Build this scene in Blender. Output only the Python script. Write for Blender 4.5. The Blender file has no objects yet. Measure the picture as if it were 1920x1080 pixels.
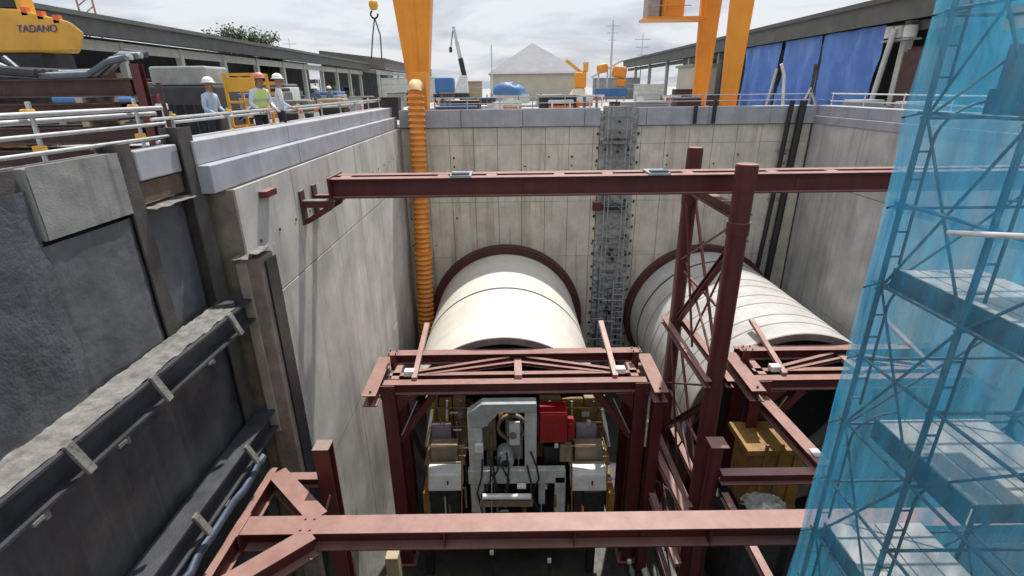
import bpy, bmesh, math, random
from mathutils import Vector, Matrix, noise
random.seed(7)
R = math.radians
sc = bpy.context.scene
COL = sc.collection
# ------------------------------------------------------------------ camera
F = 960.0; PITCH = math.atan(375 / F); ROLL = .013; H = 1.6
fw = Vector((0, math.cos(PITCH), -math.sin(PITCH)))
u0 = Vector((0, math.sin(PITCH), math.cos(PITCH))); r0 = Vector((1, 0, 0))
cu = u0 * math.cos(ROLL) + r0 * math.sin(ROLL); cr = r0 * math.cos(ROLL) - u0 * math.sin(ROLL)
cam = bpy.data.cameras.new('camera'); cam.sensor_width = 36; cam.lens = 36 * F / 1920
cam.clip_start = .05; cam.clip_end = 3000
co = bpy.data.objects.new('camera', cam); COL.objects.link(co)
co.matrix_world = Matrix(((cr.x, cu.x, -fw.x, 0), (cr.y, cu.y, -fw.y, 0), (cr.z, cu.z, -fw.z, H), (0, 0, 0, 1)))
sc.camera = co
# ------------------------------------------------------------------ light
SUN = Vector((.14, .40, .90)).normalized()
w = bpy.data.worlds.new('World'); sc.world = w; w.use_nodes = True
nt = w.node_tree; nt.nodes.clear()
def wn(t, **k):
    n = nt.nodes.new(t)
    for a, b in k.items(): setattr(n, a, b)
    return n
out = wn('ShaderNodeOutputWorld'); bg = wn('ShaderNodeBackground'); bg.inputs[1].default_value = .1
sky = wn('ShaderNodeTexSky', sky_type='NISHITA', sun_disc=False)
sky.sun_elevation = math.asin(SUN.z); sky.sun_rotation = math.atan2(SUN.x, SUN.y)
tc = wn('ShaderNodeTexCoord'); sep = wn('ShaderNodeSeparateXYZ'); nt.links.new(tc.outputs['Generated'], sep.inputs[0])
def wm(op, a, b):
    n = wn('ShaderNodeMath', operation=op)
    for i, v in enumerate((a, b)):
        if isinstance(v, (int, float)): n.inputs[i].default_value = v
        else: nt.links.new(v, n.inputs[i])
    return n.outputs[0]
zz = wm('MAXIMUM', sep.outputs[2], 0.0)
den = wm('ADD', zz, .16)
cmb = wn('ShaderNodeCombineXYZ')
nt.links.new(wm('DIVIDE', sep.outputs[0], den), cmb.inputs[0]); nt.links.new(wm('DIVIDE', sep.outputs[1], den), cmb.inputs[1])
n1 = wn('ShaderNodeTexNoise'); n1.inputs['Scale'].default_value = .85; n1.inputs['Detail'].default_value = 7; n1.inputs['Roughness'].default_value = .55
n1.inputs['Distortion'].default_value = .35
nt.links.new(cmb.outputs[0], n1.inputs['Vector'])
rp = wn('ShaderNodeValToRGB'); nt.links.new(n1.outputs[0], rp.inputs[0])
e = rp.color_ramp.elements; e[0].position = .38; e[0].color = (5.0, 5.4, 6.3, 1); e[1].position = .55; e[1].color = (8.3, 8.5, 8.8, 1)
# overcast skies are brighter towards the zenith
gr = wn('ShaderNodeVectorMath', operation='SCALE'); nt.links.new(rp.outputs[0], gr.inputs[0])
nt.links.new(wm('ADD', wm('MULTIPLY', zz, .55), .88), gr.inputs['Scale'])
mx = wn('ShaderNodeMixRGB'); mx.inputs[0].default_value = .9
nt.links.new(sky.outputs[0], mx.inputs[1]); nt.links.new(gr.outputs[0], mx.inputs[2])
nt.links.new(mx.outputs[0], bg.inputs[0]); nt.links.new(bg.outputs[0], out.inputs[0])
sl = bpy.data.lights.new('sun', 'SUN'); sl.energy = 5.0; sl.angle = R(1.0); sl.color = (1, .95, .87)
so = bpy.data.objects.new('sun', sl); COL.objects.link(so); so.location = (0, 0, 40)
so.rotation_euler = SUN.to_track_quat('Z', 'Y').to_euler()
vs = sc.view_settings; vs.view_transform = 'Standard'; vs.look = 'None'; vs.exposure = 0.15; vs.gamma = 1; vs.use_curve_mapping = False
sc.cycles.max_bounces = 8; sc.cycles.transparent_max_bounces = 12

# ------------------------------------------------------------------ helpers
def ray(x, y):
    return fw + cr * ((x - 960) / F) + cu * ((540 - y) / F)
def P(x, y, X=None, Y=None, Z=None):
    d = ray(x, y)
    t = X / d.x if X is not None else Y / d.y if Y is not None else (Z - H) / d.z
    return Vector((t * d.x, t * d.y, H + t * d.z))
MATS = {}
def mat(name, c1, c2=None, rough=.6, metal=0., scale=2.5, streak=0., sc2=(.16, .10, .05), bump=.12, bscale=35., rvar=.12, spec=.5, spots=0., sptc=(.03, .03, .03), dust=None, damt=.9, drip=0., dripc=(.1, .09, .07)):
    if name in MATS: return MATS[name]
    m = bpy.data.materials.new(name); m.use_nodes = True; N = m.node_tree.nodes; L = m.node_tree.links
    b = N['Principled BSDF']; b.inputs['Metallic'].default_value = metal; b.inputs['Specular IOR Level'].default_value = spec
    if c2 is None: c2 = tuple(v * .72 for v in c1)
    g = N.new('ShaderNodeNewGeometry')
    def nz(sv, sc_, det=6, rg=.6):
        mp = N.new('ShaderNodeMapping'); mp.inputs['Scale'].default_value = sv
        L.new(g.outputs['Position'], mp.inputs[0])
        t = N.new('ShaderNodeTexNoise'); t.inputs['Scale'].default_value = sc_; t.inputs['Detail'].default_value = det; t.inputs['Roughness'].default_value = rg
        L.new(mp.outputs[0], t.inputs['Vector']); return t.outputs[0]
    def ramp(s, a, b_):
        r = N.new('ShaderNodeMapRange'); r.inputs[1].default_value = a; r.inputs[2].default_value = b_; L.new(s, r.inputs[0]); return r.outputs[0]
    def mix(f, a, b_):
        x = N.new('ShaderNodeMixRGB')
        L.new(f, x.inputs[0]) if not isinstance(f, float) else None
        for i, v in ((1, a), (2, b_)):
            if isinstance(v, tuple): x.inputs[i].default_value = (*v, 1)
            else: L.new(v, x.inputs[i])
        return x.outputs[0]
    n0 = nz((1, 1, 1), scale)
    col = mix(ramp(n0, .32, .68), c2, c1)
    if streak:
        s = nz((1, 1, .07), 1.6, 5, .65)
        r = N.new('ShaderNodeMath'); r.operation = 'MULTIPLY'; r.inputs[1].default_value = streak
        L.new(ramp(s, .52, .74), r.inputs[0]); col = mix(r.outputs[0], col, sc2)
    if drip:
        s = nz((1, 1, .035), 6.5, 4, .6)
        r = N.new('ShaderNodeMath'); r.operation = 'MULTIPLY'; r.inputs[1].default_value = drip
        L.new(ramp(s, .56, .72), r.inputs[0]); col = mix(r.outputs[0], col, dripc)
    if spots:
        s = nz((1, 1, 1), 9, 4, .7)
        r = N.new('ShaderNodeMath'); r.operation = 'MULTIPLY'; r.inputs[1].default_value = spots
        L.new(ramp(s, .6, .72), r.inputs[0]); col = mix(r.outputs[0], col, sptc)
    if dust:
        sx = N.new('ShaderNodeSeparateXYZ'); L.new(g.outputs['True Normal'], sx.inputs[0])
        up = ramp(sx.outputs[2], .55, .95); dn = N.new('ShaderNodeMapRange'); dn.inputs[1].default_value = .25; dn.inputs[2].default_value = .6
        dn.inputs[3].default_value = damt * .55; dn.inputs[4].default_value = damt; L.new(nz((1, 1, 1), 2.2, 8, .7), dn.inputs[0])
        mm = N.new('ShaderNodeMath'); mm.operation = 'MULTIPLY'; L.new(up, mm.inputs[0]); L.new(dn.outputs[0], mm.inputs[1])
        col = mix(mm.outputs[0], col, dust)
    L.new(col, b.inputs['Base Color'])
    rr = N.new('ShaderNodeMapRange'); rr.inputs[3].default_value = max(.05, rough - rvar); rr.inputs[4].default_value = min(1, rough + rvar)
    L.new(nz((1, 1, 1), scale * 2.3), rr.inputs[0]); L.new(rr.outputs[0], b.inputs['Roughness'])
    if bump:
        bn = N.new('ShaderNodeBump'); bn.inputs['Strength'].default_value = bump; bn.inputs['Distance'].default_value = .02
        L.new(nz((1, 1, 1), bscale, 5), bn.inputs['Height']); L.new(bn.outputs[0], b.inputs['Normal'])
    MATS[name] = m; return m
def net_mat(name, c1, c2, cover):
    m = bpy.data.materials.new(name); m.use_nodes = True; N = m.node_tree.nodes; L = m.node_tree.links; N.clear()
    o = N.new('ShaderNodeOutputMaterial'); d = N.new('ShaderNodeBsdfDiffuse'); t = N.new('ShaderNodeBsdfTranslucent'); tr = N.new('ShaderNodeBsdfTransparent')
    g = N.new('ShaderNodeNewGeometry'); mp = N.new('ShaderNodeMapping'); mp.inputs['Scale'].default_value = (1, 1, .22); L.new(g.outputs['Position'], mp.inputs[0])
    n = N.new('ShaderNodeTexNoise'); n.inputs['Scale'].default_value = 3.5; n.inputs['Detail'].default_value = 6; L.new(mp.outputs[0], n.inputs[0])
    x = N.new('ShaderNodeMixRGB'); x.inputs[1].default_value = (*c1, 1); x.inputs[2].default_value = (*c2, 1)
    mr = N.new('ShaderNodeMapRange'); mr.inputs[1].default_value = .3; mr.inputs[2].default_value = .7; L.new(n.outputs[0], mr.inputs[0]); L.new(mr.outputs[0], x.inputs[0])
    L.new(x.outputs[0], d.inputs[0]); L.new(x.outputs[0], t.inputs[0])
    a = N.new('ShaderNodeMixShader'); a.inputs[0].default_value = .6; L.new(d.outputs[0], a.inputs[1]); L.new(t.outputs[0], a.inputs[2])
    c = N.new('ShaderNodeMapRange'); c.inputs[1].default_value = .36; c.inputs[2].default_value = .64; c.inputs[3].default_value = cover - .22; c.inputs[4].default_value = cover + .24
    m2 = N.new('ShaderNodeMapping'); m2.inputs['Scale'].default_value = (2.2, 2.2, .12); L.new(g.outputs['Position'], m2.inputs[0])
    n2 = N.new('ShaderNodeTexNoise'); n2.inputs['Scale'].default_value = 2.4; n2.inputs['Detail'].default_value = 4; L.new(m2.outputs[0], n2.inputs[0])
    av = N.new('ShaderNodeMath'); av.operation = 'MULTIPLY_ADD'; av.inputs[1].default_value = .5; hf = N.new('ShaderNodeMath'); hf.operation = 'MULTIPLY'; hf.inputs[1].default_value = .5
    L.new(n2.outputs[0], hf.inputs[0]); L.new(n.outputs[0], av.inputs[0]); L.new(hf.outputs[0], av.inputs[2])
    L.new(av.outputs[0], c.inputs[0]); b = N.new('ShaderNodeMixShader'); L.new(c.outputs[0], b.inputs[0]); L.new(tr.outputs[0], b.inputs[1]); L.new(a.outputs[0], b.inputs[2])
    L.new(b.outputs[0], o.inputs[0]); return m

WL = {}
class MB:
    def __init__(s): s.v = []; s.f = []
    def add(s, vs_, fs):
        k = len(s.v); s.v += [Vector(a) for a in vs_]; s.f += [tuple(i + k for i in q) for q in fs]; return s
    def box(s, c, d, rot=None):
        c = Vector(c); h = Vector(d) / 2; vs_ = []
        for x in (-1, 1):
            for y in (-1, 1):
                for z in (-1, 1):
                    q = Vector((x * h.x, y * h.y, z * h.z)); vs_.append(c + (rot @ q if rot else q))
        return s.add(vs_, [(0, 1, 3, 2), (4, 6, 7, 5), (0, 4, 5, 1), (2, 3, 7, 6), (0, 2, 6, 4), (1, 5, 7, 3)])
    def lohi(s, x0, x1, y0, y1, z0, z1): return s.box(((x0 + x1) / 2, (y0 + y1) / 2, (z0 + z1) / 2), (abs(x1 - x0), abs(y1 - y0), abs(z1 - z0)))
    def frame(s, p0, p1, up):
        d = (Vector(p1) - Vector(p0)).normalized(); up = Vector(up)
        if abs(d.dot(up)) > .98: up = Vector((0, 1, 0)) if abs(d.y) < .9 else Vector((1, 0, 0))
        sd = d.cross(up).normalized(); return d, sd, sd.cross(d).normalized()
    def extr(s, p0, p1, poly, up=(0, 0, 1)):
        d, sd, uu = s.frame(p0, p1, up); n = len(poly); vs_ = []
        for p in (p0, p1):
            for a, b in poly: vs_.append(Vector(p) + sd * a + uu * b)
        fs = [(i, (i + 1) % n, n + (i + 1) % n, n + i) for i in range(n)]
        fs += [tuple(range(n))[::-1], tuple(range(n, 2 * n))]
        return s.add(vs_, fs)
    def bar(s, p0, p1, wd, ht, up=(0, 0, 1)):
        a, b = wd / 2, ht / 2; return s.extr(p0, p1, [(-a, -b), (a, -b), (a, b), (-a, b)], up)
    def hb(s, p0, p1, h=.4, wd=.4, tf=.03, tw=.03, up=(0, 0, 1)):
        a, b, t = wd / 2, h / 2, tw / 2
        return s.extr(p0, p1, [(-a, -b), (a, -b), (a, -b + tf), (t, -b + tf), (t, b - tf), (a, b - tf), (a, b), (-a, b), (-a, b - tf), (-t, b - tf), (-t, -b + tf), (-a, -b + tf)], up)
    def tube(s, pts, r, n=10, caps=True):
        pts = [Vector(p) for p in pts]; k = len(s.v); m = len(pts)
        rs = r if isinstance(r, (list, tuple)) else [r] * m; pu = None
        for i, p in enumerate(pts):
            d = ((pts[min(i + 1, m - 1)] - pts[max(i - 1, 0)])).normalized()
            u = pu or (Vector((0, 0, 1)) if abs(d.z) < .9 else Vector((0, 1, 0)))
            sd = d.cross(u).normalized(); u = sd.cross(d).normalized(); pu = u
            for j in range(n):
                a = 2 * math.pi * j / n; s.v.append(p + (sd * math.cos(a) + u * math.sin(a)) * rs[i])
        for i in range(m - 1):
            for j in range(n):
                s.f.append((k + i * n + j, k + i * n + (j + 1) % n, k + (i + 1) * n + (j + 1) % n, k + (i + 1) * n + j))
        if caps: s.f.append(tuple(range(k, k + n))[::-1]); s.f.append(tuple(range(k + (m - 1) * n, k + m * n)))
        return s
    def lathe(s, c, axis, prof, n=48, closed=False):
        # prof: (along, radius)
        c = Vector(c); d = Vector(axis).normalized(); u = Vector((0, 0, 1)) if abs(d.z) < .9 else Vector((0, 1, 0))
        sd = d.cross(u).normalized(); u = sd.cross(d); k = len(s.v); m = len(prof)
        for a, r in prof:
            for j in range(n):
                t = 2 * math.pi * j / n; s.v.append(c + d * a + (sd * math.cos(t) + u * math.sin(t)) * r)
        for i in range(m if closed else m - 1):
            i2 = (i + 1) % m
            for j in range(n): s.f.append((k + i * n + j, k + i * n + (j + 1) % n, k + i2 * n + (j + 1) % n, k + i2 * n + j))
        return s
    def grid(s, fn, nu, nv):
        k = len(s.v)
        for i in range(nu + 1):
            for j in range(nv + 1): s.v.append(Vector(fn(i / nu, j / nv)))
        for i in range(nu):
            for j in range(nv):
                a = k + i * (nv + 1) + j; s.f.append((a, a + nv + 1, a + nv + 2, a + 1))
        return s
    def poly(s, pts, ext):
        n = len(pts); pts = [Vector(p) for p in pts]; ext = Vector(ext)
        return s.add(pts + [p + ext for p in pts], [tuple(range(n)), tuple(range(n, 2 * n))[::-1]] + [(i, n + i, n + (i + 1) % n, (i + 1) % n) for i in range(n)])
    def build(s, name, m, parent=None, smooth=False, bevel=0., **tagk):
        if parent is not None: off = WL[parent]
        else:
            xs = [v.x for v in s.v]; ys = [v.y for v in s.v]; off = Vector(((min(xs) + max(xs)) / 2, (min(ys) + max(ys)) / 2, min(v.z for v in s.v)))
        me = bpy.data.meshes.new(name); me.from_pydata([tuple(v - off) for v in s.v], [], s.f)
        bm = bmesh.new(); bm.from_mesh(me); bmesh.ops.recalc_face_normals(bm, faces=bm.faces); bm.to_mesh(me); bm.free()
        if smooth:
            me.polygons.foreach_set('use_smooth', [True] * len(me.polygons)); 
            if smooth != 'all': me.set_sharp_from_angle(angle=R(40))
        me.materials.append(m); o = bpy.data.objects.new(name, me); COL.objects.link(o)
        if parent is not None: o.parent = parent
        else: o.location = off
        WL[o] = off
        if bevel:
            b = o.modifiers.new('bevel', 'BEVEL'); b.width = bevel; b.segments = 2; b.limit_method = 'ANGLE'
        for k_, v_ in tagk.items(): o[{'cat': 'category'}.get(k_, k_)] = v_
        return o
def thing(name, label, cat, loc=(0, 0, 0), group=None):
    o = bpy.data.objects.new(name, None); COL.objects.link(o); o.location = loc; o.empty_display_size = .2
    o['label'] = label; o['category'] = cat
    if group: o['group'] = group
    WL[o] = Vector(loc); return o
def copy_tree(o, parent=None):
    c = o.copy(); COL.objects.link(c); c.parent = parent; WL[c] = WL[o]
    for ch in list(o.children): copy_tree(ch, c)
    return c
def nz3(x, y, z, s=1.0): return noise.noise(Vector((x * s, y * s, z * s)))

# ------------------------------------------------------------------ materials
M_CON = mat('concrete_wall', (.62, .585, .49), (.44, .415, .35), drip=.7, dripc=(.24, .20, .13), rough=.85, scale=1.3, streak=.75, sc2=(.23, .185, .11), bump=.25, spots=.35, sptc=(.2, .18, .14))
M_CON2 = mat('concrete_side', (.56, .545, .515), (.34, .335, .325), .8, scale=.7, streak=.6, drip=.5, dripc=(.22, .215, .2), sc2=(.19, .185, .175), bump=.25, spots=.25, sptc=(.2, .19, .17))
M_CEND = mat('concrete_brown', (.27, .235, .19), (.13, .11, .09), .9, scale=2.0, streak=.6, sc2=(.07, .055, .045), bump=.5, bscale=14)
M_PAR = mat('parapet_grey', (.38, .39, .43), (.27, .28, .315), .7, scale=1.2, streak=.45, drip=.4, dripc=(.17, .165, .16), sc2=(.18, .18, .19), bump=.1)
M_JOINT = mat('joint_dark', (.085, .078, .065), None, .9)
M_ROUGH = mat('rough_grey', (.36, .36, .36), (.22, .22, .22), .9, scale=2.2, bump=.6, bscale=14, spots=.3, sptc=(.1, .1, .1), drip=.4, dripc=(.14, .14, .14))
M_RBR = mat('rebar_grey', (.27, .275, .28), (.13, .13, .135), .7, .2, scale=3)
M_SHOT = mat('shotcrete_dark', (.062, .067, .075), (.026, .029, .033), .36, scale=1.1, streak=.6, sc2=(.12, .122, .125), drip=.5, dripc=(.10, .10, .102), bump=.35, bscale=11, rvar=.2)
M_WET = mat('shotcrete_wet', (.10, .106, .122), (.045, .049, .058), .22, scale=2.2, bump=.8, bscale=17, rvar=.1)
M_SHOTU = mat('shotcrete_grey', (.125, .132, .145), (.06, .065, .072), .38, scale=1.3, streak=.55, sc2=(.05, .053, .058), bump=.4, bscale=13, rvar=.15)
M_PILE = mat('pile_steel', (.11, .105, .10), (.05, .045, .04), .6, .2, scale=2, streak=.6, sc2=(.10, .055, .03), bump=.4)
M_GROUT = mat('grout', (.23, .224, .21), (.10, .098, .093), .95, scale=6, bump=.8, bscale=24, spots=.4, sptc=(.07, .068, .062))
M_WALE = mat('waler_steel', (.075, .08, .095), (.035, .037, .042), .5, .3, scale=2, bump=.3, spots=.4, sptc=(.09, .045, .025))
M_REDK = mat('red_dark', (.075, .018, .018), (.05, .013, .013), .55, scale=2, spots=.4)
M_RED = mat('red_primer', (.105, .021, .020), (.075, .016, .016), .44, dust=(.315, .19, .165), scale=1.6, bump=.06, rvar=.07, streak=.35, sc2=(.065, .02, .018), spec=.38, spots=.45, sptc=(.055, .03, .026), drip=.3, dripc=(.13, .06, .05))
M_REDD = mat('red_primer_dusty', (.36, .23, .20), (.24, .12, .10), .5, scale=2.2, bump=.12, rvar=.08)
M_TUBE = mat('shield_white', (.68, .655, .60), (.58, .555, .50), .42, scale=.8, bump=.06, rvar=.06, streak=.35, sc2=(.42, .38, .32), drip=.3, dripc=(.4, .36, .3))
M_TUBE2 = mat('shield_white_worn', (.48, .475, .455), (.36, .355, .345), .5, scale=1.3, bump=.15, rvar=.1, streak=.45, sc2=(.3, .285, .26), drip=.35, dripc=(.27, .25, .23))
M_SEAM = mat('seam_dark', (.055, .045, .04), None, .7)
M_ORG = mat('crane_orange', (.86, .33, .03), (.72, .26, .025), .4, scale=.7, bump=.03, drip=.4, dripc=(.42, .17, .04), spec=.35, spots=.25, sptc=(.3, .13, .05), streak=.12, sc2=(.45, .18, .04))
M_DUCT = mat('duct_orange', (.80, .31, .045), (.60, .21, .035), .55, scale=2, bump=.1, streak=.3, sc2=(.3, .13, .04))
M_YEL = mat('yellow_paint', (.72, .39, .045), (.58, .30, .035), .45, scale=2, bump=.05, spots=.25, sptc=(.25, .14, .05))
M_YELD = mat('yellow_dirty_shaded', (.30, .16, .03), (.14, .08, .025), .6, scale=4, bump=.2, spots=.6, sptc=(.05, .035, .02))  # dirt spots, plus a darkened base that puts shade into the skip's colour
M_WHT = mat('white_paint', (.72, .73, .71), (.55, .56, .55), .45, scale=3, bump=.05, spots=.3, sptc=(.2, .18, .15))
M_GRYP = mat('grey_paint', (.36, .385, .385), (.24, .26, .26), .5, scale=3, bump=.08, spots=.3)
M_BRN = mat('brown_box', (.26, .19, .13), (.15, .11, .08), .6, scale=4, bump=.15)
M_REDB = mat('bright_red', (.30, .008, .012), (.20, .006, .009), .35, scale=3, bump=.03)
M_GALV = mat('galvanised', (.55, .57, .58), (.40, .42, .43), .4, .6, scale=6, bump=.05)
M_SCAF = mat('scaffold_steel', (.11, .14, .17), (.06, .08, .10), .5, .4, scale=5, bump=.1)
M_DECKP = mat('scaffold_plank', (.46, .46, .45), (.34, .34, .34), .6, .2, scale=4, bump=.2)
M_BLK = mat('black_rubber', (.022, .022, .024), None, .5, scale=4, bump=.1)
M_DRK = mat('dark_machine', (.035, .038, .04), (.015, .016, .018), .45, .3, scale=5, bump=.3)
M_FLOOR = mat('shaft_floor_mud', (.055, .052, .047), (.024, .023, .022), .55, scale=1.6, bump=.5, bscale=8, rvar=.25)
M_GND = mat('deck_concrete', (.36, .355, .34), (.25, .245, .235), .85, scale=.5, bump=.3, spots=.3)
M_TARP = mat('blue_tarp', (.10, .24, .62), (.075, .185, .52), .42, scale=1.4, bump=.25, bscale=6)
M_ROOF = mat('roof_dark', (.11, .115, .11), (.075, .08, .075), .7, scale=1.2, streak=.3, sc2=(.14, .13, .11), bump=.1)
M_ROOF2 = mat('roof_brown', (.17, .155, .135), (.12, .11, .10), .8, scale=.9, bump=.1)
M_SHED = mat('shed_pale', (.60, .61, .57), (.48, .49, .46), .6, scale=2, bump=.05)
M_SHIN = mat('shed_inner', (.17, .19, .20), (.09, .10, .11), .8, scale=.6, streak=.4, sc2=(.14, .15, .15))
M_TENT = mat('tent_cloth', (.25, .255, .275), (.215, .22, .24), .8, scale=.7, bump=.05)
M_BEIG = mat('beige_wall', (.52, .47, .38), (.44, .40, .33), .8, scale=1)
M_RUST = mat('rusty_steel', (.095, .045, .038), (.05, .027, .024), .65, .1, dust=(.26, .20, .17), scale=3, bump=.3, spots=.4, sptc=(.2, .13, .11))
M_CONE = mat('cone_orange', (.80, .16, .05), None, .5, scale=6)
M_TIM = mat('timber', (.42, .34, .23), (.28, .22, .15), .8, scale=5, bump=.2)
M_LEAF = mat('leaf_green', (.075, .11, .035), (.045, .07, .025), .6, scale=1.5, bump=0)
M_BARK = mat('bark', (.10, .08, .06), None, .9)
M_SKIN = mat('skin', (.36, .20, .13), None, .55, bump=0)
M_SHIRT = mat('shirt_pale', (.62, .66, .74), (.52, .56, .66), .8, scale=8)
M_TRS = mat('trousers_dark', (.025, .028, .036), None, .85)
M_VEST = mat('vest_lime', (.55, .72, .22), (.48, .64, .18), .7, scale=8)
M_HELM = mat('helmet_white', (.80, .78, .76), (.76, .74, .72), .35, bump=0)
M_HELR = mat('helmet_red', (.62, .22, .16), (.52, .16, .12), .4, bump=0)
M_BLUE = mat('blue_paint', (.05, .17, .42), (.04, .13, .34), .45, scale=3)
M_TXT = mat('lettering_blue', (.05, .07, .30), None, .5, bump=0)
M_NET = net_mat('net_blue', (.20, .60, .80), (.06, .42, .70), .37)
M_NETF = net_mat('net_blue_far', (.18, .60, .82), (.06, .43, .74), .44)

# ------------------------------------------------------------------ ground and shaft
X0, X1, YF, ZF = -4.85, 13.4, 23.7, -13.2
b = MB()
def rect(b, x0, x1, y0, y1, z): b.add([(x0, y0, z), (x1, y0, z), (x1, y1, z), (x0, y1, z)], [(0, 1, 2, 3)])
rect(b, -900, -5.62, -300, 1800, 0); rect(b, 14.12, 900, -300, 1800, 0)
rect(b, -5.62, 14.12, 24.45, 1800, 0); rect(b, -5.62, 14.12, -300, .4, 0)
b.build('ground', M_GND, kind='structure')
b = MB(); rect(b, -6, 14.2, .2, 24.5, ZF); b.build('shaft_floor', M_FLOOR, kind='structure')
# far end wall --------------------------------------------------
fwall = thing('end_wall', 'stained concrete end wall of the shaft behind both white tunnel shields', 'wall', (4.3, 24.0, ZF))
MB().lohi(-5.6, 14.12, YF + .02, 24.45, ZF, -.002).build('wall_core', M_JOINT, fwall)
rows = [-.02, -.78, -2.05, -3.35, -6.02, -9.6]
pw = 1.07; xs = []
x = X0
while x < X1 - .1: xs.append((x, min(x + pw, X1))); x += pw
SX0, SX1 = 3.98, 5.62
for i, (a, c) in enumerate(xs):
    for j in range(len(rows) - 1):
        if a < SX1 and c > SX0:
            segs = [(a, min(c, SX0)), (max(a, SX1), c)]
        else: segs = [(a, c)]
        for (p, q) in segs:
            if q - p < .12: continue
            k = random.uniform(-.006, .006)
            MB().lohi(p + .009, q - .009, YF + k, YF + .05, rows[j + 1] + .006, rows[j] - .006).build('formwork_panel', M_CON, fwall, bevel=.006)
MB().lohi(X0, SX0, YF - .004, YF + .05, ZF, -9.63).build('wall_base_course', M_CON, fwall)
MB().lohi(SX1, X1, YF - .004, YF + .05, ZF, -9.63).build('wall_base_course', M_CON, fwall)
b = MB()
for (a, c) in xs:
    for z in (-1.32, -1.72, -2.6, -4.1, -5.4):
        for dx in (.16, ):
            if SX0 - .1 < a + dx < SX1 + .1: continue
            if random.random() < .4: continue
            b.tube([(a + dx + random.uniform(-.04, .04), YF - .012, z + random.uniform(-.03, .03)), (a + dx, YF + .03, z)], random.uniform(.04, .06), 8)
b.build('tie_hole_plugs', M_JOINT, fwall, kind='stuff')
# rough keyed strip where the old wall was broken away
def strip(u, v):
    x = SX0 + (SX1 - SX0) * u; z = .5 + (ZF - .5) * v
    return (x, YF - .05 - .13 * abs(nz3(x, 3, z, 2.3)) - .07 * nz3(x, 9, z, 6), z)
MB().grid(strip, 26, 200).build('broken_keyway', M_ROUGH, fwall)
b = MB()
for i in range(70):
    x = random.uniform(SX0 + .1, SX1 - .1); z = random.uniform(-12, .3); s_ = random.uniform(.05, .13)
    b.box((x, YF - .2, z), (s_, .12, s_ * random.uniform(.6, 1.6)))
b.build('coupler_stubs', M_DRK, fwall, kind='stuff')
b = MB()
for i in range(22):
    z = .3 - i * .62
    for x in (SX0 - .08, SX1 + .1): b.box((x, YF - .03, z + random.uniform(-.05, .05)), (.07, .06, .11))
b.build('keyway_edge_plates', M_DRK, fwall, kind='stuff')
MB().lohi(SX0 + .05, SX1 - .5, YF - .42, YF - .12, -.75, -.62).build('ledge', M_GROUT, fwall)
MB().lohi(SX0 - .18, SX0 + .15, YF - .38, YF - .06, -3.75, -3.35).build('red_bracket', M_RED, fwall)
MB().lohi(SX0 + .15, SX1 - .35, YF - .36, YF - .2, -3.72, -3.5).build('bracket_arm', M_DRK, fwall)
x = X0; i = 0
while x < X1 - .2:
    c = min(x + 2.71, X1)
    for (p, q) in ([(x, c)] if not (x < SX1 and c > SX0) else [(x, min(c, SX0)), (max(x, SX1), c)]):
        if q - p > .15: MB().lohi(p + .008, q - .008, YF - .14, 24.3, .004, .74).build('parapet_block', M_PAR, fwall, bevel=.015)
    x += 2.71
MB().lohi(SX0 + .2, SX1 - .3, YF - .2, 24.2, -.55, .8).build('steel_stub', M_ROUGH, fwall)
b = MB()
for x in (SX0 + .32, SX0 + .5, SX1 - .5, SX1 - .3): b.tube([(x, YF - .34, ZF), (x, YF - .34, .9)], .03, 6)
b.build('rebar_uprights', M_GRYP, fwall, kind='stuff')
b = MB()
for i in range(44):
    z = .8 - i * .31 + random.uniform(-.1, .1)
    if random.random() < .35: continue
    b.tube([(SX0 + .28, YF - .36, z), (SX1 - .26, YF - .36, z + random.uniform(-.04, .04))], .022, 6)
    if i % 2: b.tube([(SX0 + .32, YF - .37, z), (SX1 - .3, YF - .37, z - .62)], .016, 6)
b.build('rebar_ties', M_RBR, fwall, kind='stuff')
# left concrete wall --------------------------------------------
lw = thing('side_wall', 'long pale concrete side wall with stepped grey parapet beside the orange duct', 'wall', (-5.2, 16, ZF))
MB().lohi(-5.6, X0 - .02, 9.02, YF, ZF, -.002).build('wall_core', M_JOINT, lw)
MB().lohi(-5.6, X0, 8.95, 9.015, ZF, 0).build('wall_end_face', M_CEND, lw)
y = 9.02; edges = []
while y < YF - .1: edges.append((y, min(y + 2.45, YF))); y += 2.45
for (a, c) in edges:
    k = random.uniform(-.005, .005)
    MB().lohi(X0 - .05, X0 + k, a + .008, c - .008, -2.3, 0).build('formwork_panel', M_CON2, lw, bevel=.006)
for (a, c) in [(9.02, 13.9), (13.9, 18.8), (18.8, YF)]:
    k = random.uniform(-.005, .005)
    MB().lohi(X0 - .05, X0 + k, a + .006, c - .006, -7.5, -2.325).build('formwork_panel', M_CON2, lw, bevel=.006)
    MB().lohi(X0 - .05, X0 - k, a + .006, c - .006, ZF, -7.515).build('formwork_panel', M_CON2, lw, bevel=.006)
y = 8.6
while y < YF - .3:
    c = min(y + 3.8, YF - .01)
    MB().lohi(-5.6, X0 - .11, y + .006, c - .006, .004, .47).build('kerb_block', M_PAR, lw, bevel=.018)
    MB().lohi(-5.6, X0 - .30, y + .006, c - .006, .474, .86).build('parapet_block', M_PAR, lw, bevel=.018)
    y = c
MB().lohi(-4.95, -4.52, 8.74, 9.3, ZF, -1.2).build('pilaster', M_CEND, lw, bevel=.03)
MB().lohi(-4.96, -4.76, 8.72, 9.31, -4.9, -1.28).build('pilaster_facing', mat('pilaster_tan', (.34, .315, .27), (.2, .18, .15), .9, scale=1.5, streak=.6, sc2=(.1, .085, .07), bump=.4), lw, bevel=.02)
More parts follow.
